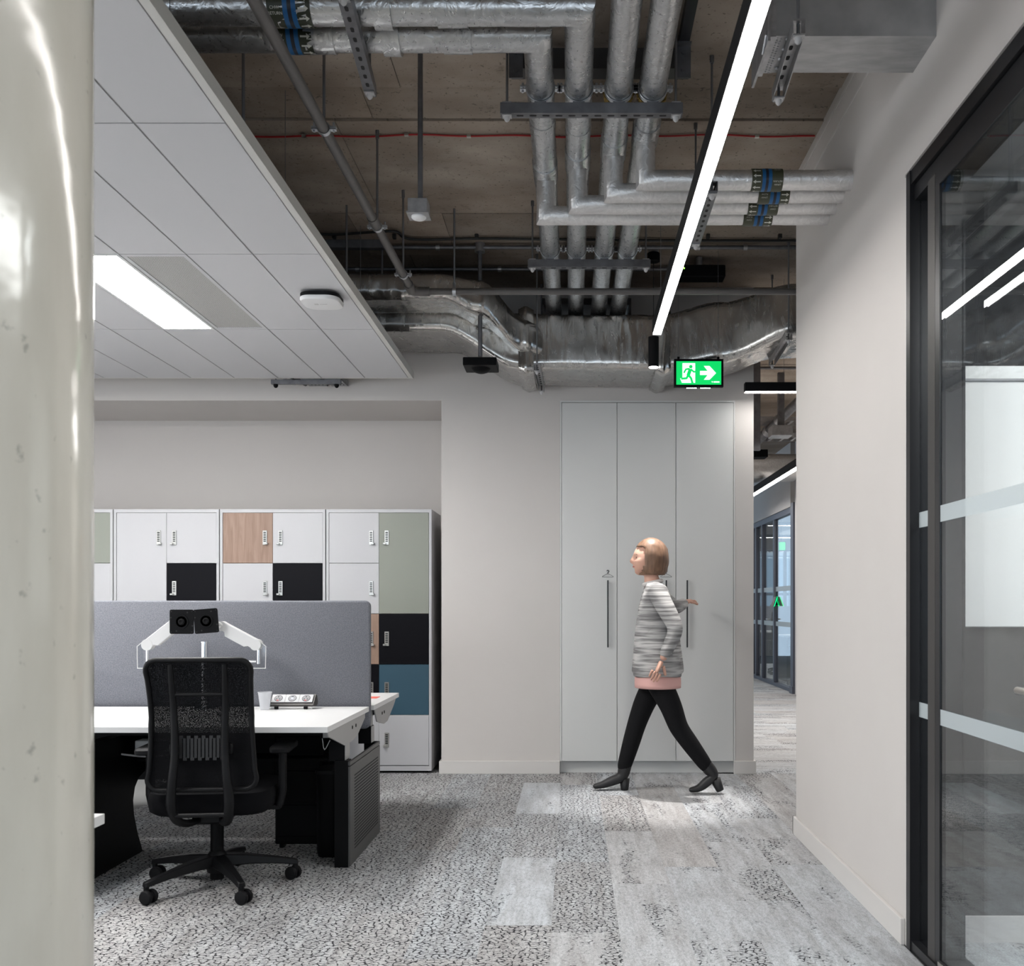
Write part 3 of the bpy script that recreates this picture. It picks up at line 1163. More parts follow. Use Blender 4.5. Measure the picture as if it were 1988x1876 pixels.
def lagged(P, r, name, parent, mat):
    """foil-lagged pipe: mitred tube with slightly uneven surface"""
    mb = MB()
    path = [Vector(p) for p in P]
    full = []
    for a, b in zip(path[:-1], path[1:]):
        L = (b - a).length
        n = max(2, int(L / 0.05))
        ts = [0] + [i / n for i in range(1, n)]
        full += [a.lerp(b, q) for q in ts]
    full.append(path[-1])
    mb.tube(full, r, 28)
    sd = rp.random() * 50
    for v in mb.bm.verts:
        d = noise.noise(v.co * 9 + Vector((sd, 0, 0))) * 0.0022 + noise.noise(v.co * 32 + Vector((0, sd, 0))) * 0.0011
        # push roughly along the local radius: use vertex normal later
        v.co += Vector((d, d * 0.5, d))
    return mb.build(name, mat, parent, 60)


def tape(p0, p1, r, name, parent, mat):
    p0, p1 = Vector(p0), Vector(p1)
    n = 4
    mb = MB()
    mb.tube([p0.lerp(p1, i / n) for i in range(n + 1)], r + 0.0018, 28)
    for v in mb.bm.verts:
        v.co += v.co.normalized() * 0 + Vector((rp.uniform(-1, 1), rp.uniform(-1, 1), rp.uniform(-1, 1))) * 0.0007
    return mb.build(name, mat, parent, 60)


def pipe_label(x0, x1, y, z, r, parent, direction, words, flip, dark):
    """Printed sleeve on a pipe that runs along x. direction = +1 arrows to +x. Angle 0 faces down, positive towards the camera."""
    R = r + 0.0030
    L = x1 - x0

    def ring(u0, u1, a0, a1, mat, name, rr):
        mb = MB()
        seg = 30
        vs, fs = [], []
        for i in range(seg + 1):
            a = a0 + (a1 - a0) * i / seg
            for u in (u0, u1):
                for q in (rr, rr - 0.0026):
                    vs.append((u, y - q * math.sin(a), z - q * math.cos(a)))
        for i in range(seg):
            k = i * 4
            fs.append((k, k + 4, k + 6, k + 2))
            fs.append((k + 1, k + 3, k + 7, k + 5))
            fs.append((k, k + 1, k + 5, k + 4))
            fs.append((k + 2, k + 6, k + 7, k + 3))
        mb._faces(vs, fs)
        return mb.build(name, mat, parent_obj, 50)
    parent_obj = parent
    A0, A1 = -PI, PI
    base = ring(x0, x1, A0, A1, M['label_dark'] if dark else M['label_olive'], 'pipe_label', R)
    parent_obj = base
    # layout from the arrow end
    s = direction
    ax0, ax1 = (x1 - 0.30 * L, x1) if s > 0 else (x0, x0 + 0.30 * L)
    b0 = 0.37 if s > 0 else 0.33
    bl0, bl1 = x0 + L * b0, x0 + L * (b0 + 0.31)
    ring(bl0, bl1, A0, A1, M['label_blue'], 'blue_band', R + 0.0006)
    m_ = (bl0 + bl1) / 2
    ring(m_ - 0.045 * L, m_ + 0.045 * L, A0, A1, M['label_black'], 'black_band', R + 0.0012)
    # arrows round the pipe
    mb = MB()
    na = 12
    al = (ax1 - ax0) * 0.82
    am = (ax0 + ax1) / 2
    for i in range(na):
        a = 2 * PI * i / na
        h = 0.0092 / R * (r / 0.0525)
        sh = h * 0.30
        hl = al * 0.36
        pts = [(-al / 2, -sh), (al / 2 - hl, -sh), (al / 2 - hl, -h), (al / 2, 0), (al / 2 - hl, h), (al / 2 - hl, sh), (-al / 2, sh)]
        Rr = R + 0.0012
        vs = [(am + s * u, y - Rr * math.sin(a + q), z - Rr * math.cos(a + q)) for u, q in pts]
        mb._faces(vs, [(0, 1, 5, 6), (2, 3, 4), (1, 2, 4, 5)])
    mb.build('flow_arrows', M['label_white'], base)
    tx = (x0 + (bl0 - x0) * 0.5) if s > 0 else (bl1 + (x1 - bl1) * 0.5)
    mb = MB()
    for a0 in (0.95, -0.35, -1.9, 2.4):
        for li, w in enumerate(words):
            vs, fs = text_geo(w, 0.0125 * r / 0.0525)
            off = (0.5 - li) * 0.016 * r / 0.0525 * (1 if not flip else -1)
            k = -1 if flip else 1
            out = []
            for v in vs:
                u = v.x * k
                vv = v.y * k + off * 1.0
                a = a0 + vv / R
                Rr = R + 0.0012
                out.append((tx + u, y - Rr * math.sin(a), z - Rr * math.cos(a)))
            mb._faces(out, fs)
    mb.build('lettering', M['label_white'], base)
    return base


turnY = [3.47, 3.31]
WEND = BY + 0.45
BR_Y = [4.56, 4.435, 4.31, 4.18]      # branches, by main
BR_Z = EYE + 1.80
BR_R = 0.041
names = ['foil lagged pipe running nearest the raft, turning left at its near end', 'foil lagged pipe second from the raft, turning left at its near end',
         'straight foil lagged pipe third from the raft with torn end of lagging', 'straight foil lagged pipe nearest the long linear light']
pipes = []
for i in range(4):
    t = thing('insulated_pipe', names[i], 'pipe', (PX[i], 5.0, HZ), group='foil lagged pipes under the soffit')
    pipes.append(t)
    if i < 2:
        P = [(-6.0, turnY[i], HZ), (PX[i], turnY[i], HZ), (PX[i], WEND, HZ)]
    else:
        P = [(PX[i], -1.0, HZ), (PX[i], WEND, HZ)]
    lagged(P, PR, 'pipe_lagging', t, M['foil'])
    # branch to the right through the wall, dropped below the mains
    by = BR_Y[i]
    lagged([(PX[i], by, HZ - 0.02), (PX[i], by, BR_Z), (WX + 0.06, by, BR_Z)], BR_R, 'branch_lagging', t, M['foil_white'])
    tape((PX[i], by - 0.11, HZ), (PX[i], by + 0.07, HZ), PR + 0.003, 'branch_saddle', t, M['foil'])
    # tape bands
    for yy in (4.05 + 0.05 * i, 5.1 - 0.07 * i, 6.2):
        tape((PX[i], yy, HZ), (PX[i], yy + 0.07, HZ), PR, 'tape_band', t, M['foil'])
    if i < 2:
        for xx in (-2.0, -0.93 - 0.05 * i, -0.45):
            tape((xx, turnY[i], HZ), (xx + 0.10, turnY[i], HZ), PR + (0.003 if xx > -1 else 0), 'tape_band', t, M['foil'])
        # bead of crumpled foil where a bracket grips the pipe
        tape((-0.66, turnY[i], HZ), (-0.60, turnY[i], HZ), PR + 0.010, 'foil_collar', t, M['foil'])
    else:
        mb = MB()
        mb.tube([(PX[i], 3.84, HZ), (PX[i], 3.86, HZ), (PX[i], 3.875, HZ)], PR + 0.006, 24)
        for v in mb.bm.verts:
            v.co += Vector((rp.uniform(-1, 1), rp.uniform(-1, 1), rp.uniform(-1, 1))) * 0.005
        mb.build('exposed_wool', M['wool'], t, 60)
# printed sleeves
p0, p1 = at(534, 71, 3.47), at(611, 71, 3.47)
pipe_label(p0.x, p1.x, turnY[0], HZ, PR + 0.002, pipes[0], +1, ['CHW', 'FLOW'], False, True)
p0, p1 = at(526, 18, 3.31), at(608, 18, 3.31)
pipe_label(p0.x, p1.x, turnY[1], HZ, PR + 0.002, pipes[1], +1, ['CHW', 'RETURN'], False, True)
for i, (a, b, s, w) in {3: (1459, 1519, -1, ['LPHW', 'RETURN']), 2: (1472, 1532, 1, ['LPHW', 'FLOW']), 1: (1452, 1510, -1, ['CHW', 'RETURN']), 0: (1443, 1499, 1, ['CHW', 'FLOW'])}.items():
    Y = BR_Y[i] - 0.02
    pipe_label(at(a, 400, Y).x, at(b, 400, Y).x, BR_Y[i], BR_Z, BR_R + 0.001, pipes[i], s, w, True, False)


# strut hangers
def channel(mb, a, b, w=0.041, slots=True, open_down=False, slot_mb=None, slot_n=None):
    """U-channel from a to b (horizontal). a,b at the centre of the underside."""
    a, b = Vector(a), Vector(b)
    d = (b - a).normalized()
    s = d.cross(Vector((0, 0, 1))).normalized()
    h = w / 2
    th = 0.0026
    L = (b - a).length
    if open_down:
        prof = [(-h, 0), (-h + th, 0), (-h + th, w - th), (h - th, w - th), (h - th, 0), (h, 0), (h, w), (-h, w)]
    else:
        prof = [(-h, 0), (h, 0), (h, w), (h - 0.008, w), (h - 0.008, w - th), (h - th, w - th), (h - th, th), (-h + th, th), (-h + th, w - th), (-h + 0.008, w - th), (-h + 0.008, w), (-h, w)]
    mb.sweep([a, b], prof)
    if slot_mb is not None:
        n = slot_n or max(2, int(L / 0.055))
        zz = (w - th - 0.0005) if open_down else -0.0008
        for i in range(n):
            c = a + d * (L * (i + 0.5) / n)
            if (c - a).length < 0.05 or (c - b).length < 0.05:
                continue
            q = []
            for k in range(12):
                t = 2 * PI * k / 12
                ex = 0.0075 if -PI / 2 < (t if t < PI else t - 2 * PI) < PI / 2 else -0.0075
                q.append(c + d * (ex + 0.0065 * math.cos(t)) + s * (0.0065 * math.sin(t)) + Vector((0, 0, zz)))
            slot_mb._faces(q, [tuple(range(12))])


M['slot'] = plain('slot_dark', (0.008, 0.008, 0.008), 0.8)


def cap_nut(mb, p):
    mb.lathe([(0.0165, 0.0), (0.0165, -0.004), (0.011, -0.006), (0.011, -0.016), (0.006, -0.023), (0.001, -0.026)], p, (0, 0, 1), 16)


def hanger(label, a, b, z, rods=True, pipes_x=None, r=PR, top=SLAB, open_down=False, mat='galv_dark', inset=0.025, rod_ends=(True, True), group='trapeze hangers', slot_n=None):
    a, b = Vector((a[0], a[1], z)), Vector((b[0], b[1], z))
    d = (b - a).normalized()
    t = thing('trapeze_hanger', label, 'pipe hanger', (a + b) / 2, group=group)
    mb, sm = MB(), MB()
    channel(mb, a, b, slot_mb=sm, open_down=open_down, slot_n=slot_n)
    ch = mb.build('channel', M[mat], t, 30)
    sm.build('slot', M['slot'], ch)
    for e, p in zip(rod_ends, (a + d * inset, b - d * inset)):
        if e:
            mb = MB()
            cap_nut(mb, p)
            mb.build('end_cap', M['cap'], t, 40)
            mb = MB()
            mb.cyl(p, (p.x, p.y, top), 0.005, 10)
            if top == SLAB:
                mb.cyl((p.x, p.y, top - 0.03), (p.x, p.y, top), 0.009, 10)
            mb.build('rod', M['rod'], t, 40)
            MB().cbox((p.x, p.y, p.z + 0.044), (0.036, 0.036, 0.005)).build('washer', M['galv'], t)
            MB().cbox((p.x, p.y, p.z - 0.0025), (0.036, 0.036, 0.004)).build('washer', M['galv'], t)
    return t


def clip(t, x, y, z, r, low, mat='zinc'):
    """steel pipe ring with a stud and side lugs"""
    mb = MB()
    ring = [(x + r * math.cos(q), y, z + r * math.sin(q)) for q in [2 * PI * k / 28 for k in range(28)]]
    mb.sweep(ring, rrect(0.004, 0.022, 0.001, 1), up=(0, 1, 0), closed=True)
    for s in (-1, 1):
        mb.cbox((x + s * (r + 0.012), y, z + 0.006), (0.022, 0.022, 0.004))
        mb.cbox((x + s * (r + 0.012), y, z - 0.006), (0.022, 0.022, 0.004))
        mb.cyl((x + s * (r + 0.013), y, z - 0.016), (x + s * (r + 0.013), y, z + 0.02), 0.005, 8)
    c = mb.build('pipe_clamp', M[mat], t, 40)
    mb = MB()
    mb.cyl((x, y, low), (x, y, z - r), 0.005, 10)
    mb.cyl((x, y, z - r - 0.018), (x, y, z - r - 0.001), 0.009, 6)
    mb.cbox((x, y, low + 0.003), (0.045, 0.036, 0.006))
    mb.build('clamp_stud', M['galv_dark'], c, 40)


Y1, Z1 = 3.80, EYE + 1.895
t = hanger('near slotted trapeze hanger carrying the four foil pipes', (-0.275, Y1 + 0.02), (0.427, Y1 + 0.02), Z1, slot_n=14)
for i in range(4):
    clip(t, PX[i], Y1 + 0.02, HZ, PR + 0.003, Z1 + 0.041)
Y2, Z2 = 5.54, EYE + 1.895
t = hanger('far slotted trapeze hanger carrying the four foil pipes', (-0.245, Y2), (0.44, Y2), Z2, slot_n=12)
for i in range(4):
    clip(t, PX[i], Y2, HZ, PR + 0.003, Z2 + 0.041)
# clamps above the second hanger: lugs visible between the pipes
hanger('slotted hanger under the branch pipes beside the long light', (0.578, 4.05), (0.583, 4.68), EYE + 1.70, inset=0.03)
a, b = at(668, -8, 3.08), at(720, 185, 3.68)
hanger('slotted hanger under the foil pipes nearest the raft', (a.x, 3.05), (b.x, 3.68), EYE + 1.895, inset=0.03)

# steel frame fixed to the soffit above the near hanger
t = thing('strut_frame', 'dark steel strut frame bolted to the soffit above the pipes', 'strut frame', (0.1, 4.0, SLAB))
for xx in (-0.222, 0.445):
    mb = MB()
    channel(mb, (xx, 3.55, SLAB - 0.041), (xx, 4.15, SLAB - 0.041), open_down=False)
    mb.build('rail', M['frame_black'], t)
mb = MB()
channel(mb, (-0.245, 3.985, SLAB - 0.125), (0.475, 3.985, SLAB - 0.125), w=0.082)
mb.build('cross_rail', M['dark_metal'], t)
for xx in (-0.222, 0.445):
    mb = MB()
    mb.box(xx - 0.028, 3.93, SLAB - 0.17, xx + 0.028, 3.936, SLAB - 0.042)
    mb.box(xx - 0.028, 3.90, SLAB - 0.046, xx + 0.028, 3.96, SLAB - 0.041)
    mb.cyl((xx, 3.929, SLAB - 0.07), (xx, 3.922, SLAB - 0.07), 0.010, 8)
    mb.cyl((xx, 3.929, SLAB - 0.14), (xx, 3.922, SLAB - 0.14), 0.010, 8)
    mb.build('angle_bracket', M['galv_dark'], t, 40)

# ------------------------------------------------------------------ grey sprinkler pipe
SZ = EYE + 1.81
SX = -0.925
t = thing('sprinkler_pipe', 'grey painted pipe slanting along the raft then crossing under the foil pipes', 'pipe', (SX, 5.69, SZ))
xa, xb = -0.957, -0.918
mb = MB()
xs_ = xa - 0.02 + (xb - xa + 0.02) * (1.8 - 0.5) / 5.1
mb.tube([(xs_, 1.8, SZ), (xb, 5.60, SZ)], 0.021, 20)
mb.tube([(xb, 5.69, SZ), (2.9, 5.69, SZ)], 0.0185, 20)
mb.build('pipe_run', M['grey_pipe'], t, 50)
mb = MB()
mb.tube(smooth_path([(xb, 5.56, SZ), (xb, 5.66, SZ), (xb + 0.03, 5.69, SZ), (xb + 0.10, 5.69, SZ)], 5), 0.026, 20)
mb.build('elbow', M['grey_pipe'], t, 50)
xc = xa - 0.02 + (xb - xa + 0.02) * (4.64 - 0.5) / 5.1
MB().cyl((xc - 0.0005, 4.60, SZ), (xc + 0.0005, 4.68, SZ), 0.0245, 20).build('coupler', M['grey_pipe'], t, 50)
for Y in (3.75, 4.72, 5.40):
    xx = xa - 0.02 + (xb - xa + 0.02) * (Y - 0.5) / 5.1
    mb = MB()
    ring = [(xx + 0.0235 * math.cos(q), Y, SZ + 0.0235 * math.sin(q)) for q in [2 * PI * k / 24 for k in range(24)]]
    mb.sweep(ring, rrect(0.004, 0.020, 0.001, 1), up=(0, 1, 0), closed=True)
    for s in (-1, 1):
        mb.cbox((xx + s * 0.035, Y, SZ + 0.005), (0.024, 0.020, 0.004))
        mb.cbox((xx + s * 0.035, Y, SZ - 0.004), (0.024, 0.020, 0.004))
        mb.cyl((xx + s * 0.037, Y, SZ - 0.012), (xx + s * 0.037, Y, SZ + 0.024), 0.0045, 8)
    cl = mb.build('pipe_clamp', M['zinc'], t, 40)
    mb = MB()
    mb.cyl((xx, Y, SZ + 0.02), (xx, Y, SLAB), 0.0055, 10)
    mb.cyl((xx, Y, SLAB - 0.04), (xx, Y, SLAB), 0.009, 8)
    mb.build('rod', M['rod'], cl, 40)
xx = at(882, 566, 5.69).x
mb = MB()
ring = [(xx, 5.69 + 0.0215 * math.cos(q), SZ + 0.0215 * math.sin(q)) for q in [2 * PI * k / 24 for k in range(24)]]
mb.sweep(ring, rrect(0.004, 0.020, 0.001, 1), up=(1, 0, 0), closed=True)
mb.cyl((xx, 5.69, SZ + 0.02), (xx, 5.69, SZ + 0.05), 0.009, 8)
cl = mb.build('pipe_clamp', M['zinc'], t, 40)
mb = MB()
mb.cyl((xx, 5.69, SZ + 0.02), (xx + 0.005, 5.65, SLAB), 0.0055, 10)
mb.build('rod', M['rod'], cl, 40)

# ------------------------------------------------------------------ cables and conduits on the soffit
pts = []
for i, px in enumerate(range(470, 1600, 40)):
    p = at(px, 262, 4.76)
    pts.append((p.x, 4.76 + 0.008 * math.sin(i * 1.3) + 0.006 * math.sin(i * 0.5), SLAB - 0.006))
pts[-1] = (WX - 0.01, 4.76, SLAB - 0.006)
o = MB().tube(smooth_path(pts, 4), 0.0045, 8).build('red_cable', M['red_cable'], None, 60)
tag(o, 'thin red cable clipped straight across the soffit', 'cable')
for i in (3, 8, 11, 15, 20, 25):
    MB().cbox(pts[i], (0.02, 0.018, 0.012)).build('cable_clip', M['satin'], o)
pts = []
for px, py in ((560, 449), (640, 455), (700, 452), (765, 449), (785, 461), (820, 465), (920, 463), (1040, 464), (1200, 466), (1400, 467), (1560, 467)):
    Y = F * 2.255 / (CY - py)
    p = at(px, py, Y)
    pts.append((p.x, Y, SLAB - 0.016))
pts.append((2.6, 6.1, SLAB - 0.016))
o = MB().tube(smooth_path(pts, 6), 0.0085, 8).build('black_cable', M['cable_black'], None, 60)
tag(o, 'thick black cable looping across the soffit beyond the pipes', 'cable')
for px in (648, 765, 925, 1375, 1515):
    p = at(px, 458, 6.03)
    MB().cbox((p.x, 6.04, SLAB - 0.012), (0.022, 0.03, 0.028), 0.003).build('cable_clip', M['cable_black'], o)

t = thing('conduit', 'galvanised conduit with boxes crossing the soffit beside the black cable', 'conduit', (0, 6.18, SLAB - 0.03))
mb = MB()
mb.tube([(at(745, 478, 6.18).x, 6.18, SLAB - 0.028), (2.7, 6.18, SLAB - 0.028)], 0.0125, 12)
mb.build('conduit_run', M['galv_dark'], t, 50)
for px in (850, 1355, 1447):
    xx = at(px, 478, 6.18).x
    MB().cyl((xx - 0.012, 6.18, SLAB - 0.028), (xx + 0.012, 6.18, SLAB - 0.028), 0.018, 12).build('saddle', M['galv'], t, 40)
t2 = thing('conduit', 'galvanised conduit crossing the soffit just short of the foil duct', 'conduit', (0, 6.6, SLAB - 0.03))
MB().tube([(-1.7, 6.58, SLAB - 0.028), (0.85, 6.58, SLAB - 0.028)], 0.0125, 12).build('conduit_run', M['galv_dark'], t2, 50)
for px in (694, 970):
    xx = at(px, 515, 6.58).x
    MB().cyl((xx - 0.012, 6.58, SLAB - 0.028), (xx + 0.012, 6.58, SLAB - 0.028), 0.018, 12).build('saddle', M['galv'], t2, 40)
o = MB().box(-1.65, 6.12, SLAB - 0.05, at(742, 465, 6.1).x, 6.17, SLAB - 0.0).build('cable_trunking', M['galv_dark'])
tag(o, 'dark square trunking on the soffit ending beside the grey pipe', 'trunking')
xx = at(742, 478, 6.2).x
MB().cyl((xx, 6.2, SLAB - 0.28), (xx, 6.2, SLAB - 0.03), 0.006, 8).build('drop_rod', M['rod'], o, 40)

# ceiling devices on stems
c = at(816, 418, 4.0)
t = thing('detector', 'galvanised box with round white detector hanging on a grey stem', 'detector', (c.x, 4.0, EYE + 1.58))
z0 = EYE + 1.575
MB().cyl((c.x, 4.0, z0 + 0.06), (c.x, 4.0, SLAB), 0.0105, 16).build('stem', M['galv_dark'], t, 50)
MB().cbox((c.x - 0.006, 4.0, z0 + 0.034), (0.078, 0.078, 0.055), 0.002).build('box', M['galv'], t)
MB().cbox((c.x - 0.006, 4.0, z0 + 0.004), (0.088, 0.088, 0.006)).build('cover_plate', M['galv'], t)
MB().lathe([(0.030, 0.001), (0.030, -0.004), (0.024, -0.010), (0.010, -0.013)], (c.x - 0.006, 4.0, z0), seg=24).build('sensor', M['white_pl'], t, 40)

c = at(933, 705, 6.24)
t = thing('ceiling_camera', 'black square dome camera hanging on a long grey stem', 'camera', (c.x, 6.28, EYE + 1.53))
MB().cyl((c.x, 6.22, EYE + 1.57), (c.x, 6.19, SLAB - 0.02), 0.0135, 16).build('stem', M['galv_dark'], t, 50)
MB().cyl((c.x, 6.19, SLAB - 0.055), (c.x, 6.19, SLAB), 0.032, 20).build('junction_box', M['galv'], t, 40)
MB().box(c.x - 0.105, 6.17, EYE + 1.505, c.x + 0.105, 6.38, EYE + 1.555, 0.004).build('housing', M['black'], t)
MB().lathe([(0.062, 0), (0.060, -0.006), (0.045, -0.020), (0.022, -0.028), (0.002, -0.030)], (c.x, 6.275, EYE + 1.505), seg=28).build('dome', M['black'], t, 40)

c = at(1362, 527, 6.35)
t = thing('emergency_driver', 'black box with green indicator fixed to the soffit beside the light', 'driver box', (0.8, 6.42, SLAB - 0.1))
MB().box(at(1312, 520, 6.42).x, 6.38, SLAB - 0.145, at(1407, 520, 6.42).x, 6.50, SLAB - 0.065, 0.008, seg=2).build('housing', M['black'], t)
p = at(1328, 523, 6.379)
MB().lathe([(0.005, 0), (0.004, 0.003)], (p.x, 6.379, SLAB - 0.09), (0, -1, 0), 10).build('indicator', M['led_dot'], t)
xx = at(1357, 512, 6.44).x
MB().cyl((xx, 6.44, SLAB - 0.066), (xx, 6.44, SLAB), 0.022, 16).build('neck', M['galv'], t, 40)

# ------------------------------------------------------------------ foil-wrapped ducts
def rr_section(y0, y1, z0, z1, r, n=44):
    w, h = y1 - y0, z1 - z0
    pts = rrect(w, h, r, 5)
    # resample to n points
    P = pts + [pts[0]]
    L = [0]
    for a, b in zip(P[:-1], P[1:]):
        L.append(L[-1] + math.hypot(b[0] - a[0], b[1] - a[1]))
    out = []
    k = 0
    for i in range(n):
        s = L[-1] * i / n
        while L[k + 1] < s: k += 1
        t = (s - L[k]) / max(1e-9, L[k + 1] - L[k])
        out.append((P[k][0] + (P[k + 1][0] - P[k][0]) * t + (y0 + y1) / 2, P[k][1] + (P[k + 1][1] - P[k][1]) * t + (z0 + z1) / 2))
    return out


def foil_duct(name, stations, parent, mat, amp=1.0, step=0.011, n=96, seed=0):
    """stations: (x, yfront, yback, zbottom, ztop, radius). Lofted and crumpled."""
    S = stations
    xs = []
    x = S[0][0]
    while x < S[-1][0]:
        xs.append(x)
        x += step
    xs.append(S[-1][0])
    rings = []
    for x in xs:
        k = 0
        while k < len(S) - 2 and S[k + 1][0] < x: k += 1
        t = (x - S[k][0]) / (S[k + 1][0] - S[k][0])
        t = t * t * (3 - 2 * t)
        v = [S[k][j] + (S[k + 1][j] - S[k][j]) * t for j in range(1, 6)]
        rings.append([Vector((x, p[0], p[1])) for p in rr_section(*v, n=n)])
    out = []
    o3 = Vector((seed * 7.3, seed * 3.1, seed * 1.7))
    for ring in rings:
        c = sum(ring, Vector()) / len(ring)
        rr = []
        for p in ring:
            d = (p - c)
            d.normalize()
            q = p + o3
            big = noise.noise(Vector((q.x * 3, q.y * 3, q.z * 4))) * 0.010
            w = 0.25 + 1.1 * max(0.0, noise.noise(Vector((q.x * 2.3 + 9, q.y * 2, q.z * 3))) + 0.15)
            crease = (0.45 - abs(noise.noise(Vector((q.x * 13, q.y * 5, q.z * 3.5 + q.x * 4))))) * 0.011 * w
            fine = (0.4 - abs(noise.noise(Vector((q.x * 38, q.y * 14, q.z * 9 - q.x * 11))))) * 0.0042 * w
            rr.append(p + d * (big + crease + fine) * amp)
        out.append(rr)
    mb = MB()
    m = n
    vs = [p for r in out for p in r]
    fs = []
    for i in range(len(out) - 1):
        for j in range(m):
            fs.append((i * m + j, i * m + (j + 1) % m, (i + 1) * m + (j + 1) % m, (i + 1) * m + j))
    fs.append(tuple(range(m)))
    fs.append(tuple(range((len(out) - 1) * m, len(out) * m)))
    mb._faces(vs, fs)
    return mb.build(name, mat, parent, 70)


duct = thing('foil_duct', 'large crumpled foil-wrapped duct running above the wardrobe wall', 'duct', (0.3, 6.8, 2.9))
foil_duct('main_duct', [(-1.56, 6.44, 7.05, 3.00, 3.17, 0.04), (-0.86, 6.44, 7.05, 3.00, 3.17, 0.04), (-0.34, 6.50, 7.06, 2.765, 3.13, 0.045),
                        (0.58, 6.50, 7.06, 2.755, 3.125, 0.045), (0.98, 6.44, 7.0, 2.80, 3.19, 0.05), (1.40, 6.20, 6.84, 2.90, 3.24, 0.06), (2.6, 5.9, 6.8, 3.0, 3.34, 0.06)], duct, M['foil_duct'], 1.0, seed=1)
foil_duct('upper_duct', [(-1.56, 6.06, 6.42, 3.09, 3.25, 0.05), (-0.80, 6.06, 6.42, 3.09, 3.25, 0.05), (-0.58, 6.12, 6.5, 3.02, 3.235, 0.06), (-0.30, 6.42, 6.7, 2.86, 3.07, 0.06), (-0.12, 6.55, 6.8, 2.84, 3.0, 0.06)], duct, M['foil_duct'], 1.2, seed=4)
# taped joint collars
for xx, s in ((-0.30, 5), (0.60, 6)):
    foil_duct('joint_collar', [(xx - 0.05, 6.475, 7.07, 2.735, 3.15, 0.05), (xx, 6.455, 7.07, 2.715, 3.165, 0.05), (xx + 0.05, 6.475, 7.07, 2.735, 3.15, 0.05)], duct, M['foil_duct'], 1.5, step=0.012, seed=s)
for lab, xa_, ya_, xb_, yb_, z_ in (('short slotted bracket hanging under the foil duct near the camera dome', -0.225, 6.36, -0.213, 7.0, 2.718),
                                   ('short slotted bracket under the foil duct beside the wall end', 1.345, 6.12, 1.375, 6.80, 2.853)):
    hanger(lab, (xa_, ya_), (xb_, yb_), z_, open_down=True, mat='galv', inset=0.02, rod_ends=(True, True), group='duct hangers')

# ------------------------------------------------------------------ galvanised rectangular duct, front right
t = thing('sheet_metal_duct', 'galvanised rectangular duct entering the wall above the glazing', 'duct', (0.9, 3.3, EYE + 1.85))
zb = EYE + 1.845
MB().box(0.655, 3.20, zb, WX + 0.05, 3.42, SLAB - 0.015).build('duct_body', M['duct_galv'], t)
mb = MB()
mb.box(0.628, 3.165, zb - 0.035, 0.636, 3.455, SLAB - 0.01)
mb.box(0.636, 3.19, zb - 0.008, 0.66, 3.43, SLAB - 0.012)
mb.build('flange', M['galv'], t)
mb = MB()
mb.box(0.662, 3.196, zb - 0.002, 0.690, 3.42, zb + 0.0)
for i in range(15):
    for j in (0, 1):
        mb.lathe([(0.0035, 0.0), (0.002, -0.002)], (0.668 + 0.011 * j, 3.206 + 0.0145 * i + 0.006 * j, zb - 0.002), seg=6)
mb.build('stitched_seam', M['galv'], t)
for i in range(4):
    mb = MB()
    mb.lathe([(0.0075, 0), (0.0075, -0.003), (0.004, -0.006)], (0.702, 3.215 + 0.058 * i, zb), seg=10)
    mb.build('screw', M['zinc'], t)
mb = MB()
mb.tube([(0.628, 3.19, zb + 0.01), (0.624, 3.18, zb - 0.01), (0.622, 3.22, zb - 0.045), (0.626, 3.25, zb - 0.03)], 0.004, 6)
mb.build('flange_clip', M['zinc'], t, 50)
hanger('open slotted hanger under the sheet metal duct', (0.713, 3.10), (0.733, 3.52), zb - 0.048, open_down=True, mat='galv', inset=0.02, group='duct hangers')

# ------------------------------------------------------------------ linear pendants
def pendant(label, a, b, z, w=0.05, h=0.075, cables=(), name='linear_light'):
    a, b = Vector((a[0], a[1], z)), Vector((b[0], b[1], z))
    d = (b - a).normalized()
    t = thing(name, label, 'pendant light', (a + b) / 2, group='black linear pendants')
    hw = w / 2
    MB().sweep([a, b], [(-hw, 0), (-hw + 0.0025, 0), (-hw + 0.0025, 0.006), (hw - 0.0025, 0.006), (hw - 0.0025, 0), (hw, 0), (hw, h), (-hw, h)]).build('housing', M['black_soft'], t)
    MB().sweep([a + d * 0.001, b - d * 0.001], [(-hw + 0.003, -0.002), (hw - 0.003, -0.002), (hw - 0.003, 0.0055), (-hw + 0.003, 0.0055)]).build('diffuser', M['led'], t)
    for e, s in ((a, -1), (b, 1)):
        MB().sweep([e, e + d * (s * 0.003)], [(-hw, 0), (hw, 0), (hw, h), (-hw, h)]).build('end_plate', M['black'], t)
    for k in cables:
        p = a.lerp(b, k)
        MB().cyl((p.x, p.y, z + h), (p.x, p.y, SLAB), 0.0012, 6).build('suspension_cable', M['rod'], t)
    return t


pendant('long black linear pendant light running from overhead to the duct', (0.470, -2.5), (0.470, 5.46), EYE + 1.5, cables=(0.3, 0.62, 0.97))
pendant('black linear pendant crossing the corridor mouth at the wall end', (1.202, 6.86), (3.0, 6.86), EYE + 1.485, w=0.06, h=0.062, cables=(0.15, 0.8))
pendant('black linear pendant running down the corridor beyond', (2.45, 10.4), (2.45, 15.0), EYE + 1.5, w=0.07, h=0.09, cables=(0.1, 0.9))

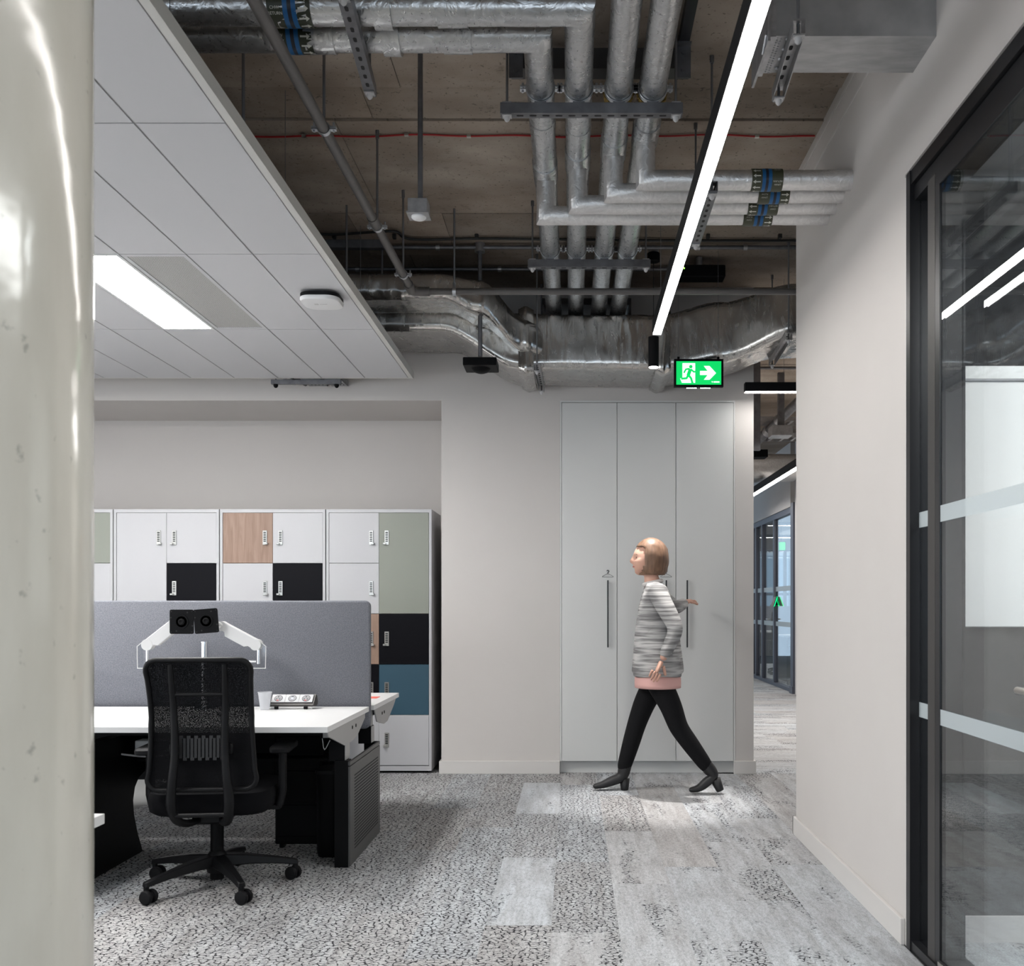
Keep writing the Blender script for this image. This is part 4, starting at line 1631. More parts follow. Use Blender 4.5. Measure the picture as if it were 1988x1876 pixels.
# spot pendant
t = thing('spot_pendant', 'small black cylinder downlight hanging on a thin cable from a ceiling cup', 'pendant light', (0.517, 6.25, EYE + 1.51))
MB().cyl((0.517, 6.25, EYE + 1.51), (0.517, 6.25, EYE + 1.70), 0.0335, 28).build('body', M['black_soft'], t, 40)
MB().cyl((0.517, 6.25, EYE + 1.507), (0.517, 6.25, EYE + 1.512), 0.029, 24).build('lens', M['led_spot'], t, 40)
MB().cyl((0.517, 6.25, EYE + 1.70), (0.517, 6.25, SLAB - 0.05), 0.002, 8).build('cable', M['cable_black'], t)
mb = MB()
mb.lathe([(0.034, 0), (0.040, 0.003), (0.040, 0.052), (0.036, 0.056)], (0.517, 6.25, SLAB - 0.095), seg=28)
mb.build('ceiling_cup', M['black'], t, 40)
MB().cyl((0.517, 6.25, SLAB - 0.04), (0.517, 6.25, SLAB), 0.034, 24).build('cup_mount', M['galv'], t, 40)
sp = bpy.data.lights.new('spot_beam', 'SPOT')
sp.energy = 130
sp.spot_size = math.radians(34)
sp.spot_blend = 0.8
sp.color = (1, 0.97, 0.94)
sp.shadow_soft_size = 0.03
so = bpy.data.objects.new('spot_beam', sp)
COL.objects.link(so)
so.location = (0.517, 6.25, EYE + 1.50)
so.rotation_euler = (math.radians(-4), 0, 0)

# ------------------------------------------------------------------ exit sign
SY = 6.30
a, b = at(1309, 697, SY), at(1404.5, 751, SY)
t = thing('exit_sign', 'black framed green running man exit sign with arrow, lit, hanging by the duct', 'exit sign', ((a.x + b.x) / 2, SY, (a.z + b.z) / 2))
x0, x1, z1, z0 = a.x, b.x, a.z, b.z
mb = MB()
fw = 0.013
mb.box(x0, SY, z0, x0 + fw, SY + 0.035, z1).box(x1 - fw, SY, z0, x1, SY + 0.035, z1)
mb.box(x0 + fw, SY, z0, x1 - fw, SY + 0.035, z0 + fw).box(x0 + fw, SY, z1 - fw, x1 - fw, SY + 0.035, z1)
mb.box(x0 + fw, SY + 0.02, z0 + fw, x1 - fw, SY + 0.034, z1 - fw)
mb.build('frame', M['black'], t)
fx0, fx1, fz0, fz1 = x0 + fw, x1 - fw, z0 + fw, z1 - fw
face = MB().box(fx0, SY + 0.008, fz0, fx1, SY + 0.02, fz1).build('sign_face', M['sign_green'], t)
W_, H_ = fx1 - fx0, fz1 - fz0


def sg(poly, mat, d, name):
    mb = MB()
    q = [(fx0 + u * W_, fz0 + v * H_) for u, v in poly]
    mb.prism(q, 'xz', SY + 0.008 - d, SY + 0.0078)
    return mb.build(name, mat, face)


sg([(0.14, 0.09), (0.42, 0.09), (0.42, 0.92), (0.14, 0.92)], M['sign_white'], 0.0008, 'door_symbol')
sg([(0.53, 0.42), (0.70, 0.42), (0.615, 0.22), (0.74, 0.22), (0.885, 0.50), (0.74, 0.80), (0.615, 0.80), (0.70, 0.59), (0.53, 0.59)], M['sign_white'], 0.0008, 'arrow_symbol')
g = MB()
import itertools


def lim(mb, pts, w):
    for (u0, v0), (u1, v1) in zip(pts[:-1], pts[1:]):
        A = Vector((fx0 + u0 * W_, 0, fz0 + v0 * H_))
        B = Vector((fx0 + u1 * W_, 0, fz0 + v1 * H_))
        d = (B - A).normalized()
        n = Vector((-d.z, 0, d.x)) * w * H_
        e = d * w * H_ * 0.5
        q = [A - e + n, B + e + n, B + e - n, A - e - n]
        mb.prism([(p.x, p.z) for p in q], 'xz', SY + 0.0055, SY + 0.0072)


lim(g, [(0.31, 0.64), (0.27, 0.42)], 0.075)
lim(g, [(0.33, 0.66), (0.39, 0.55), (0.43, 0.56)], 0.035)
lim(g, [(0.29, 0.68), (0.215, 0.66), (0.175, 0.52)], 0.035)
lim(g, [(0.27, 0.42), (0.33, 0.28), (0.36, 0.09)], 0.045)
lim(g, [(0.27, 0.42), (0.23, 0.28), (0.12, 0.26)], 0.045)
q = []
for k in range(16):
    tt = 2 * PI * k / 16
    q.append((fx0 + 0.325 * W_ + 0.075 * H_ * math.cos(tt), fz0 + 0.77 * H_ + 0.075 * H_ * math.sin(tt)))
g.prism(q, 'xz', SY + 0.0055, SY + 0.0072)
g.build('running_man', M['sign_green'], face)
sg([(0.13, 0.08), (0.09, 0.27), (0.11, 0.28), (0.16, 0.22)], M['sign_white'], 0.0008, 'step_symbol')
sg([(0.83, 0.10), (0.96, 0.10), (0.96, 0.15), (0.83, 0.15)], M['sign_white'], 0.0008, 'maker_mark')
sg([(0.785, 0.15), (0.815, 0.15), (0.80, 0.09)], M['sign_white'], 0.0008, 'maker_mark')
for k in (0, 1):
    u0 = x0 + (0.24 + 0.28 * k) * (x1 - x0)
    ls = MB().box(u0, SY + 0.006, z0 - 0.005, u0 + 0.24 * (x1 - x0), SY + 0.024, z0).build('led_strip', M['black'], t)
    for q in range(7):
        MB().lathe([(0.0035, 0), (0.002, -0.004)], (u0 + 0.008 + 0.0095 * q, SY + 0.012, z0 - 0.005), seg=8).build('led', M['led_white'], ls)
for u in (0.09, 0.90):
    xx = x0 + u * (x1 - x0)
    MB().cbox((xx, SY + 0.017, z1 + 0.008), (0.014, 0.02, 0.016)).build('bracket', M['black'], t)
    MB().cyl((xx, SY + 0.017, z1 + 0.01), (xx, SY + 0.017, SLAB), 0.0012, 6).build('suspension_cable', M['rod'], t)

# ------------------------------------------------------------------ cable trays behind the raft
t = thing('cable_tray', 'perforated cable trays on a black hanger just beyond the raft', 'cable tray', (-1.85, 6.98, EYE + 1.57))
a, b = at(527, 740, 6.88), at(662, 740, 6.88)
zt = EYE + 1.548
mb = MB()
channel(mb, (a.x, 6.88, zt - 0.005), (b.x, 6.88, zt - 0.005), w=0.03)
mb.build('hanger_channel', M['galv_dark'], t)
for xx in (a.x + 0.03, b.x - 0.03):
    mb = MB()
    mb.lathe([(0.016, 0), (0.016, -0.012), (0.010, -0.022), (0.002, -0.026)], (xx, 6.88, zt - 0.005), seg=14)
    mb.build('end_cap', M['black'], t, 40)
    MB().cyl((xx, 6.88, zt), (xx, 6.88, SLAB), 0.005, 8).build('rod', M['rod'], t)
for (p0_, p1_) in ((592, 628), (636, 668)):
    xa_, xb_ = at(p0_, 740, 6.95).x, at(p1_, 740, 6.95).x
    mb = MB()
    mb.box(xa_, 6.86, zt + 0.026, xb_, BY + 0.02, zt + 0.029)
    mb.box(xa_, 6.86, zt + 0.026, xa_ + 0.003, BY + 0.02, zt + 0.06).box(xb_ - 0.003, 6.86, zt + 0.026, xb_, BY + 0.02, zt + 0.06)
    tr = mb.build('tray', M['galv'], t)
    mb = MB()
    for i in range(4):
        for j in range(4):
            cx_, cy_ = xa_ + (xb_ - xa_) * (0.2 + 0.2 * i), 6.90 + 0.045 * j
            mb._faces([(cx_ - 0.006, cy_ - 0.009, zt + 0.0255), (cx_ + 0.006, cy_ - 0.009, zt + 0.0255), (cx_ + 0.006, cy_ + 0.009, zt + 0.0255), (cx_ - 0.006, cy_ + 0.009, zt + 0.0255)], [(0, 1, 2, 3)])
    mb.build('perforation', M['slot'], tr)
for px, cc in ((556, 'cap'), (566, 'cap'), (577, 'dark_metal')):
    xx = at(px, 745, 6.9).x
    MB().tube(smooth_path([(xx - 0.02, 6.84, zt + 0.034), (xx, 6.92, zt + 0.036), (xx + 0.01, BY + 0.02, zt + 0.04)], 5), 0.008 if cc == 'cap' else 0.014, 8).build('cable', M[cc], t, 60)

# ------------------------------------------------------------------ wardrobe
WD = thing('wardrobe', 'tall three door off-white wardrobe built flush into the wall', 'wardrobe', (0.54, BY + 0.3, 0))
mb = MB()
mb.box(WX0 + 0.001, BY - 0.004, 0.088, WX0 + 0.011, BY + 0.6, WZ - 0.001)
mb.box(WX1 - 0.011, BY - 0.004, 0.088, WX1 - 0.001, BY + 0.6, WZ - 0.001)
mb.box(WX0 + 0.011, BY - 0.004, WZ - 0.014, WX1 - 0.011, BY + 0.6, WZ - 0.001)
mb.build('frame', M['joinery'], WD)
MB().box(WX0 + 0.011, BY + 0.45, 0.09, WX1 - 0.011, BY + 0.6, WZ - 0.014).build('carcass', M['joinery'], WD)
MB().box(WX0 + 0.001, BY + 0.045, 0.0, WX1 - 0.001, BY + 0.06, 0.088).build('plinth', M['joinery'], WD)
dx = [-0.0735, 0.3245, 0.745, 1.158]
for i in range(3):
    d = MB().box(dx[i] + 0.0018, BY - 0.003, 0.091, dx[i + 1] - 0.0018, BY + 0.018, WZ - 0.017, 0.001).build('door', M['joinery'], WD)
    hx = at((1180, 1293, 1333.5)[i], 1190, BY).x
    z1, z0 = at(0, 1127, BY).z, at(0, 1257, BY).z
    mb = MB()
    mb.box(hx - 0.005, BY - 0.030, z0, hx + 0.005, BY - 0.020, z1, 0.001)
    for zz in (z0 + 0.02, z1 - 0.02):
        mb.cyl((hx, BY - 0.021, zz), (hx, BY - 0.003, zz), 0.004, 8)
    mb.build('handle', M['frame_black'], d)
    if i < 2:
        cz = at(0, 1116, BY).z
        y = BY - 0.0042
        mb = MB()
        s = 0.0395
        mb.tube([(hx - s, y, cz - 0.017), (hx + s, y, cz - 0.017), (hx + s * 0.95, y, cz - 0.011), (hx, y, cz + 0.008), (hx - s * 0.95, y, cz - 0.011)], 0.0028, 6, closed=True)
        mb.tube(smooth_path([(hx, y, cz + 0.008), (hx + 0.001, y, cz + 0.016), (hx + 0.007, y, cz + 0.022), (hx + 0.004, y, cz + 0.030), (hx - 0.004, y, cz + 0.030), (hx - 0.006, y, cz + 0.024)], 4), 0.0028, 6)
        mb.build('hanger_symbol', M['frame_black'], d)

# ------------------------------------------------------------------ lockers
LY = 7.095
LW = 0.757
lock_me = None


def make_lock():
    mb = MB()
    mb.box(-0.0165, -0.006, -0.052, 0.0165, 0, 0.052, 0.0015)
    mb.build
    return mb


def locker(xr, label, left, right):
    """left/right: list of (rows, material) from the top"""
    xl_ = xr - LW
    t = thing('locker_unit', label, 'locker unit', ((xl_ + xr) / 2, LY + 0.25, 0), group='locker units in the alcove')
    z0, z1 = 0.018, 1.895
    th = 0.019
    mb = MB()
    mb.box(xl_ + 0.001, LY, z0, xl_ + th, LY + 0.5, z1).box(xr - th, LY, z0, xr - 0.001, LY + 0.5, z1)
    mb.box(xl_ + th, LY, z1 - 0.024, xr - th, LY + 0.5, z1).box(xl_ + th, LY, z0, xr - th, LY + 0.5, z0 + 0.034)
    mb.box(xl_ + th, LY + 0.48, z0 + 0.034, xr - th, LY + 0.5, z1 - 0.024)
    mb.box((xl_ + xr) / 2 - 0.008, LY + 0.03, z0 + 0.034, (xl_ + xr) / 2 + 0.008, LY + 0.48, z1 - 0.024)
    mb.build('carcass', M['white_lam'], t)
    MB().box(xl_ + 0.03, LY + 0.04, 0.0, xr - 0.03, LY + 0.46, z0).build('plinth', M['black'], t)
    zi1, zi0 = z1 - 0.026, z0 + 0.036
    rh = (zi1 - zi0) / 5
    xm = (xl_ + xr) / 2
    for side, spec in ((0, left), (1, right)):
        a, b = (xl_ + th + 0.002, xm - 0.001) if side == 0 else (xm + 0.001, xr - th - 0.002)
        top = zi1
        for n, m in spec:
            d = MB().box(a, LY + 0.004, top - rh * n + 0.003, b, LY + 0.022, top, 0.0008).build('door', M[m], t)
            lx = b - 0.055 if side == 0 else a + 0.055
            lz = top - 0.178
            y = LY + 0.004
            mb = MB()
            mb.box(lx - 0.0155, y - 0.006, lz - 0.052, lx + 0.0155, y, lz + 0.052, 0.002)
            s = 1 if side == 0 else -1
            mb.box(lx + s * 0.004, y - 0.024, lz - 0.050, lx + s * 0.024, y - 0.006, lz - 0.036, 0.002)
            mb.build('combination_lock', M['lock'], d)
            mb = MB()
            for k in range(6):
                mb.box(lx - 0.009, y - 0.0068, lz + 0.034 - 0.0125 * k, lx + 0.009, y - 0.0055, lz + 0.041 - 0.0125 * k)
            mb.build('lock_wheels', M['slot'], d)
            top -= rh * n
    return t


XR = at(838, 1200, LY).x
locker(XR, 'locker unit nearest the wall corner with tall sage door over black, teal and white doors',
       [(1, 'white_lam'), (1, 'white_lam'), (1, 'wood'), (1, 'black_lam'), (1, 'white_lam')],
       [(2, 'green_lam'), (1, 'black_lam'), (1, 'blue_lam'), (1, 'white_lam')])
locker(XR - 0.7625, 'locker unit with an oak door at its top corner and black door beside white',
       [(1, 'wood'), (1, 'white_lam'), (1, 'white_lam'), (2, 'white_lam')], [(1, 'white_lam'), (1, 'black_lam'), (1, 'white_lam'), (1, 'wood'), (1, 'white_lam')])
locker(XR - 0.7625 * 2, 'locker unit with a tall white door beside one black door behind the monitor arm',
       [(2, 'white_lam'), (1, 'black_lam'), (2, 'white_lam')], [(1, 'white_lam'), (1, 'black_lam'), (1, 'white_lam'), (2, 'white_lam')])
locker(XR - 0.7625 * 3, 'locker unit mostly hidden by the concrete column, sage door over a white one',
       [(1, 'white_lam'), (1, 'wood'), (1, 'white_lam'), (2, 'white_lam')], [(1, 'green_lam'), (1, 'white_lam'), (1, 'black_lam'), (2, 'white_lam')])

# ------------------------------------------------------------------ desks
DZ = 0.686
DX = -1.037


def bracket(t, x, y0, y1, flip=False):
    """grey end bracket under the desktop: plate with two screws"""
    zt = DZ - 0.026
    k = 1 if not flip else -1
    def Y(u): return y0 + (y1 - y0) * u
    poly = [(Y(0.0), zt), (Y(1.0), zt), (Y(1.0), zt - 0.022), (Y(0.78), zt - 0.085), (Y(0.62), zt - 0.10), (Y(0.42), zt - 0.10), (Y(0.02), zt - 0.02)]
    mb = MB()
    mb.prism(poly, 'yz', x - 0.006, x)
    b = mb.build('end_bracket', M['galv_dark'] if False else M['bracket'], t)
    mb = MB()
    for u in (0.62, 0.72):
        mb.lathe([(0.0085, 0), (0.0085, 0.002), (0.004, 0.003)], (x, Y(u), zt - 0.035), (1, 0, 0), 12)
    mb.build('screw', M['slot'], b)
    return b


M['bracket'] = plain('bracket_grey', (0.32, 0.315, 0.31), 0.45)
M['leg_face'] = plain('leg_panel_metal', (0.075, 0.073, 0.072), 0.42, metal=0.2)

desk = thing('desk', 'white bench desk facing the camera side with black end leg panel', 'desk', (-2.4, 4.6, 0))
MB().box(-4.2, 4.20, DZ - 0.025, DX, 5.055, DZ, 0.001).build('desktop', M['desk_lam'], desk)
bracket(desk, DX - 0.004, 4.22, 4.98)
# lifting column: black, with pale side plates painting its lit face
MB().box(DX - 0.075, 4.56, 0.56, DX - 0.012, 4.635, DZ - 0.08).build('column_inner', M['black'], desk)
MB().box(DX - 0.082, 4.552, 0.485, DX - 0.008, 4.643, 0.575, 0.001).build('column_outer', M['black'], desk)
MB().box(DX - 0.012, 4.562, 0.575, DX - 0.009, 4.633, DZ - 0.08).build('column_lit_side', M['bracket'], desk)
MB().box(DX - 0.008, 4.554, 0.49, DX - 0.005, 4.641, 0.573).build('column_lit_side', M['bracket'], desk)
MB().box(-4.1, 4.50, DZ - 0.075, DX - 0.09, 4.56, DZ - 0.03).build('cross_beam', M['black'], desk)
MB().box(DX - 0.075, 4.42, DZ - 0.075, DX - 0.045, 4.46, DZ - 0.026).build('motor_box', M['bracket'], desk)
MB().box(-1.62, 4.24, DZ - 0.06, -1.44, 4.34, DZ - 0.026, 0.004).build('control_box', M['dark_metal'], desk)
mb = MB()
mb.box(-4.1, 4.96, 0.33, DX - 0.14, 4.98, DZ - 0.03)
mb.box(-4.1, 4.78, 0.45, DX - 0.14, 4.96, 0.462)
mb.build('modesty_panel', M['black'], desk)
MB().tube(smooth_path([(-1.62, 4.5, 0.60), (-1.72, 4.55, 0.545), (-1.95, 4.6, 0.50), (-2.2, 4.62, 0.52)], 6), 0.005, 8).build('power_lead', M['cap'], desk, 60)
MB().tube(smooth_path([(-1.13, 4.48, 0.60), (-1.12, 4.48, 0.55), (-1.10, 4.50, 0.59)], 4), 0.002, 8).build('loose_lead', M['cap'], desk, 60)

# black cabinet that forms the shared end leg
leg = thing('leg_cabinet', 'dark slotted metal end cabinet shared by the two bench desks', 'desk leg', (-1.045, 4.88, 0))
LX = -1.016
PZ = 0.485
mb = MB()
mb.box(LX - 0.072, 4.535, 0, LX - 0.010, 4.60, PZ + 0.005)
mb.box(LX - 0.072, 5.18, 0, LX - 0.010, 5.24, PZ + 0.0)
mb.box(LX - 0.072, 4.60, 0.0, LX - 0.062, 5.18, PZ - 0.08)
mb.box(LX - 0.062, 4.60, 0.0, LX - 0.010, 5.18, 0.02)
mb.build('cabinet_body', M['black'], leg)
MB().box(LX - 0.010, 4.537, 0.004, LX, 5.238, PZ - 0.022, 0.001).build('side_panel', M['leg_face'], leg)
MB().box(LX - 0.012, 4.537, PZ - 0.018, LX, 5.238, PZ, 0.001).build('top_rail', M['leg_face'], leg)
mb = MB()
for k in range(24):
    z = 0.065 + 0.0148 * k
    mb.box(LX - 0.001, 4.625, z, LX + 0.0005, 5.185, z + 0.0065)
s = mb.build('vent_slot', M['slot'], leg)
s['kind'] = 'stuff'

desk2 = thing('desk', 'white bench desk on the far side of the grey screen, only its end in view', 'desk', (-2.4, 5.5, 0))
MB().box(-4.2, 5.125, DZ - 0.025, DX + 0.013, 5.86, DZ, 0.001).build('desktop', M['desk_lam'], desk2)
zt = DZ - 0.026
mb = MB()
mb.prism([(5.16, zt), (5.78, zt), (5.72, zt - 0.03), (5.52, zt - 0.10), (5.42, zt - 0.105), (5.22, zt - 0.07)], 'yz', DX + 0.003, DX + 0.009)
bb = mb.build('end_bracket', M['bracket'], desk2)
mb = MB()
for y in (5.36, 5.42):
    mb.lathe([(0.0085, 0), (0.0085, 0.002), (0.004, 0.003)], (DX + 0.009, y, zt - 0.04), (1, 0, 0), 12)
mb.build('screw', M['slot'], bb)
MB().box(DX - 0.065, 5.145, 0.56, DX - 0.012, 5.20, DZ - 0.03).build('column_inner', M['black'], desk2)
MB().box(DX - 0.072, 5.137, 0.485, DX - 0.006, 5.21, 0.575, 0.001).build('column_outer', M['black'], desk2)
MB().box(DX - 0.012, 5.147, 0.575, DX - 0.009, 5.198, DZ - 0.03).build('column_lit_side', M['bracket'], desk2)  # pale plates again paint the lit side onto the black column
MB().box(DX - 0.006, 5.139, 0.49, DX - 0.003, 5.208, 0.573).build('column_lit_side', M['bracket'], desk2)
MB().box(-4.1, 5.36, DZ - 0.075, DX - 0.09, 5.42, DZ - 0.03).build('cross_beam', M['black'], desk2)
o = MB().box(-1.30, 5.50, DZ, -1.085, 5.60, DZ + 0.002).build('red_folder', M['paper_red'])
tag(o, 'thin red folder lying on the far white desk', 'folder')

# near desk at the left, only a corner shows beside the column
desk3 = thing('desk', 'white desk corner showing low beside the concrete column', 'desk', (-1.9, 2.1, 0))
MB().box(-2.9, 1.70, DZ - 0.025, -1.157, 2.45, DZ, 0.001).build('desktop', M['desk_lam'], desk3)
MB().box(-2.85, 2.25, 0, -2.79, 2.33, DZ - 0.026).build('leg', M['black'], desk3)
MB().box(-1.30, 1.95, 0.0, -1.25, 2.05, DZ - 0.026).build('leg', M['black'], desk3)

# black side leg with a waisted edge under the desk, at the left
mb = MB()
pts = [(3.85, 0), (4.84, 0), (4.825, 0.03), (4.785, 0.10), (4.745, 0.20), (4.735, 0.27), (4.755, 0.33), (4.80, 0.37), (4.90, 0.40), (4.90, DZ - 0.09), (3.85, DZ - 0.09)]
mb.prism(pts, 'yz', -2.16, -2.10)
o = mb.build('side_leg_panel', M['black'])
tag(o, 'black waisted side panel standing on the carpet under the desk near the column', 'desk leg')

t = thing('pedestal', 'black drawer pedestal in shadow under the white desk', 'pedestal', (-1.40, 4.78, 0))
MB().box(-1.47, 4.90, 0.02, -1.235, 4.955, 0.57, 0.004).build('cabinet', M['black'], t)
for z in (0.06, 0.23, 0.40):
    MB().box(-1.462, 4.892, z, -1.243, 4.90, z + 0.155, 0.002).build('drawer', M['black'], t)
for x in (-1.45, -1.26):
    MB().box(x, 4.905, 0, x + 0.02, 4.945, 0.02).build('foot', M['black'], t)
t = thing('waste_bin', 'black round-edged bin behind the end leg cabinet', 'bin', (-1.18, 4.80, 0))
mb = MB()
mb.sweep([(-1.165, 4.80, 0.0), (-1.165, 4.80, 0.02), (-1.165, 4.80, 0.40)], rrect(0.125, 0.19, 0.045, 6), up=(0, 1, 0), scales=[0.86, 0.92, 1.0])
mb.build('bin_body', M['black'], t, 40)
mb = MB()
mb.sweep([(-1.165, 4.80, 0.40), (-1.165, 4.80, 0.415)], rrect(0.133, 0.198, 0.048, 6), up=(0, 1, 0))
mb.build('bin_rim', M['black_soft'], t, 40)
o = MB().box(-2.06, 4.66, 0.515, -1.90, 4.74, 0.565, 0.004).build('cable_box', M['white_pl'])
tag(o, 'white box hanging under the desk behind the office chair', 'box')

# felt screen between the desks
t = thing('desk_screen', 'grey felt screen standing between the bench desks', 'screen', (-2.6, 5.09, DZ))
mb = MB()
poly = []
xr_ = DX + 0.002
r = 0.03
for a0, cx, cz in ((0, xr_ - r, 1.228 - r), (90, -4.2 + r, 1.228 - r), (180, -4.2 + r, 0.57 + r), (270, xr_ - r, 0.57 + r)):
    for k in range(7):
        q = math.radians(a0 + 15 * k)
        poly.append((cx + r * math.cos(q), cz + r * math.sin(q)))
mb.prism(poly, 'xz', 5.072, 5.108, bevel=0.007)
mb.build('panel', M['screen'], t, 50)
for x in (-1.35, -2.6, -3.8):
    MB().box(x - 0.03, 5.06, DZ - 0.13, x + 0.03, 5.0715, DZ - 0.03).build('screen_clamp', M['black'], t)

# monitor arms
t = thing('monitor_mount', 'white double monitor arm on a chrome post with two black mounting plates', 'monitor arm', (-1.83, 4.93, DZ))
px_ = at(397, 1290, 4.95)
xp, yp = px_.x, 4.95
zp1 = at(0, 1246, 4.95).z
mb = MB()
mb.cyl((xp, yp, DZ), (xp, yp, zp1 - 0.004), 0.0165, 24)
mb.cyl((xp, yp, zp1 - 0.004), (xp, yp, zp1), 0.0195, 24)
mb.cyl((xp, yp, zp1 - 0.05), (xp, yp, zp1 - 0.047), 0.0172, 24)
mb.build('post', M['chrome'], t, 40)
MB().box(xp - 0.045, yp - 0.05, DZ, xp + 0.045, yp + 0.05, DZ + 0.008, 0.003).build('post_base', M['chrome'], t)
zl = at(0, 1283, 4.95).z
YA = 4.88
for s, (ex, ey), (tx, ty) in ((-1, (288, 1252), (338, 1212)), (1, (498, 1252), (432, 1216))):
    e = at(ex, ey, YA)
    w = at(tx, ty, YA)
    # lower link: chrome bar out to the elbow, clear guard round it
    mb = MB()
    mb.sweep([(xp, yp - 0.01, zl), (e.x + s * 0.0, YA + 0.01, zl)], rrect(0.022, 0.012, 0.005))
    mb.cyl((e.x + s * 0.008, YA + 0.01, zl - 0.012), (e.x + s * 0.008, YA + 0.01, e.z - 0.015), 0.009, 14)
    mb.build('lower_link', M['chrome'], t, 40)
    gx = e.x + s * 0.048
    gz0, gz1 = zl - 0.033, e.z + 0.012
    mb = MB()
    P = [(gx - s * 0.20, gz0), (gx, gz0), (gx + s * 0.002, gz1 - 0.02), (gx - s * 0.022, gz1), (gx - s * 0.036, gz1 - 0.012), (gx - s * 0.018, gz1 - 0.03), (gx - s * 0.02, gz0 + 0.022), (gx - s * 0.20, gz0 + 0.018)]
    mb.prism(P if s > 0 else P[::-1], 'xz', YA - 0.012, YA + 0.012)
    mb.build('clear_guard', M['acrylic'], t)
    mb = MB()
    edge = [(u, YA - 0.012, v) for u, v in P[:4]]
    mb.tube(edge, 0.0022, 6)
    mb.build('guard_edge', M['arm_white'], t)
    # upper link
    d = Vector((w.x - e.x, 0, w.z - e.z))
    L = d.length
    d.normalize()
    n = Vector((-d.z, 0, d.x))
    if n.z < 0: n = -n
    def q(u, v): p = Vector((e.x, 0, e.z)) + d * u + n * v; return (p.x, p.z)
    mb = MB()
    P = [q(-0.004, 0.026), q(L, 0.024), q(L + 0.012, 0.0), q(L * 0.98, -0.016), q(L * 0.86, -0.020), q(L * 0.80, -0.036), q(L * 0.24, -0.036), q(L * 0.16, -0.024), q(-0.006, -0.025)]
    mb.prism(P, 'xz', YA - 0.018, YA + 0.018, bevel=0.003)
    mb.build('upper_link', M['arm_white'], t)
    mb = MB()
    for p in (e, w):
        mb.cyl((p.x, YA - 0.021, p.z), (p.x, YA + 0.021, p.z), 0.0275 if p is e else 0.024, 28)
    mb.build('pivot_cap', M['arm_white'], t, 40)
    # plate
    pc = at(352.5 if s < 0 else 400, 1207.5 if s < 0 else 1206, 4.80)
    mb = MB()
    mb.tube([(w.x, YA - 0.02, w.z), (pc.x + (0.02 if s > 0 else -0.01), 4.835, pc.z), (pc.x, 4.806, pc.z)], 0.013, 12)
    mb.build('tilt_head', M['arm_white'], t, 50)
    tilt = 0.0 if s < 0 else math.radians(4.5)
    mb = MB()
    R2 = Matrix.Rotation(-tilt, 4, 'Y')
    sub = MB()
    sub.sweep([(0, 0, 0), (0, 0.006, 0)], rrect(0.116, 0.118, 0.008), up=(0, 0, 1))
    ring_mb = sub
    ring_mb.lathe([(0.034, 0.0), (0.034, 0.003), (0.027, 0.003), (0.025, -0.002)], (0, 0, 0), (0, -1, 0), 28)
    ring_mb.lathe([(0.016, -0.002), (0.016, 0.004), (0.010, 0.006), (0.004, 0.004)], (0, 0, 0), (0, -1, 0), 20)
    for v in sub.bm.verts:
        v.co = R2 @ v.co + Vector((pc.x, 4.80, pc.z))
    pl = sub.build('mounting_plate', M['black'], t, 30)
    sub = MB()
    for hx, hz in ((-.05, .05), (.05, .05), (-.05, -.05), (.05, -.05), (-.052, .02), (.028, .045), (.052, -.02), (-.025, -.045)):
        sub.cyl((hx, -0.0006, hz), (hx, 0.001, hz), 0.004 if abs(hx) != abs(hz) else 0.0028, 10)
    for v in sub.bm.verts:
        v.co = R2 @ v.co + Vector((pc.x, 4.80, pc.z))
    sub.build('screw_hole', M['slot'], pl)

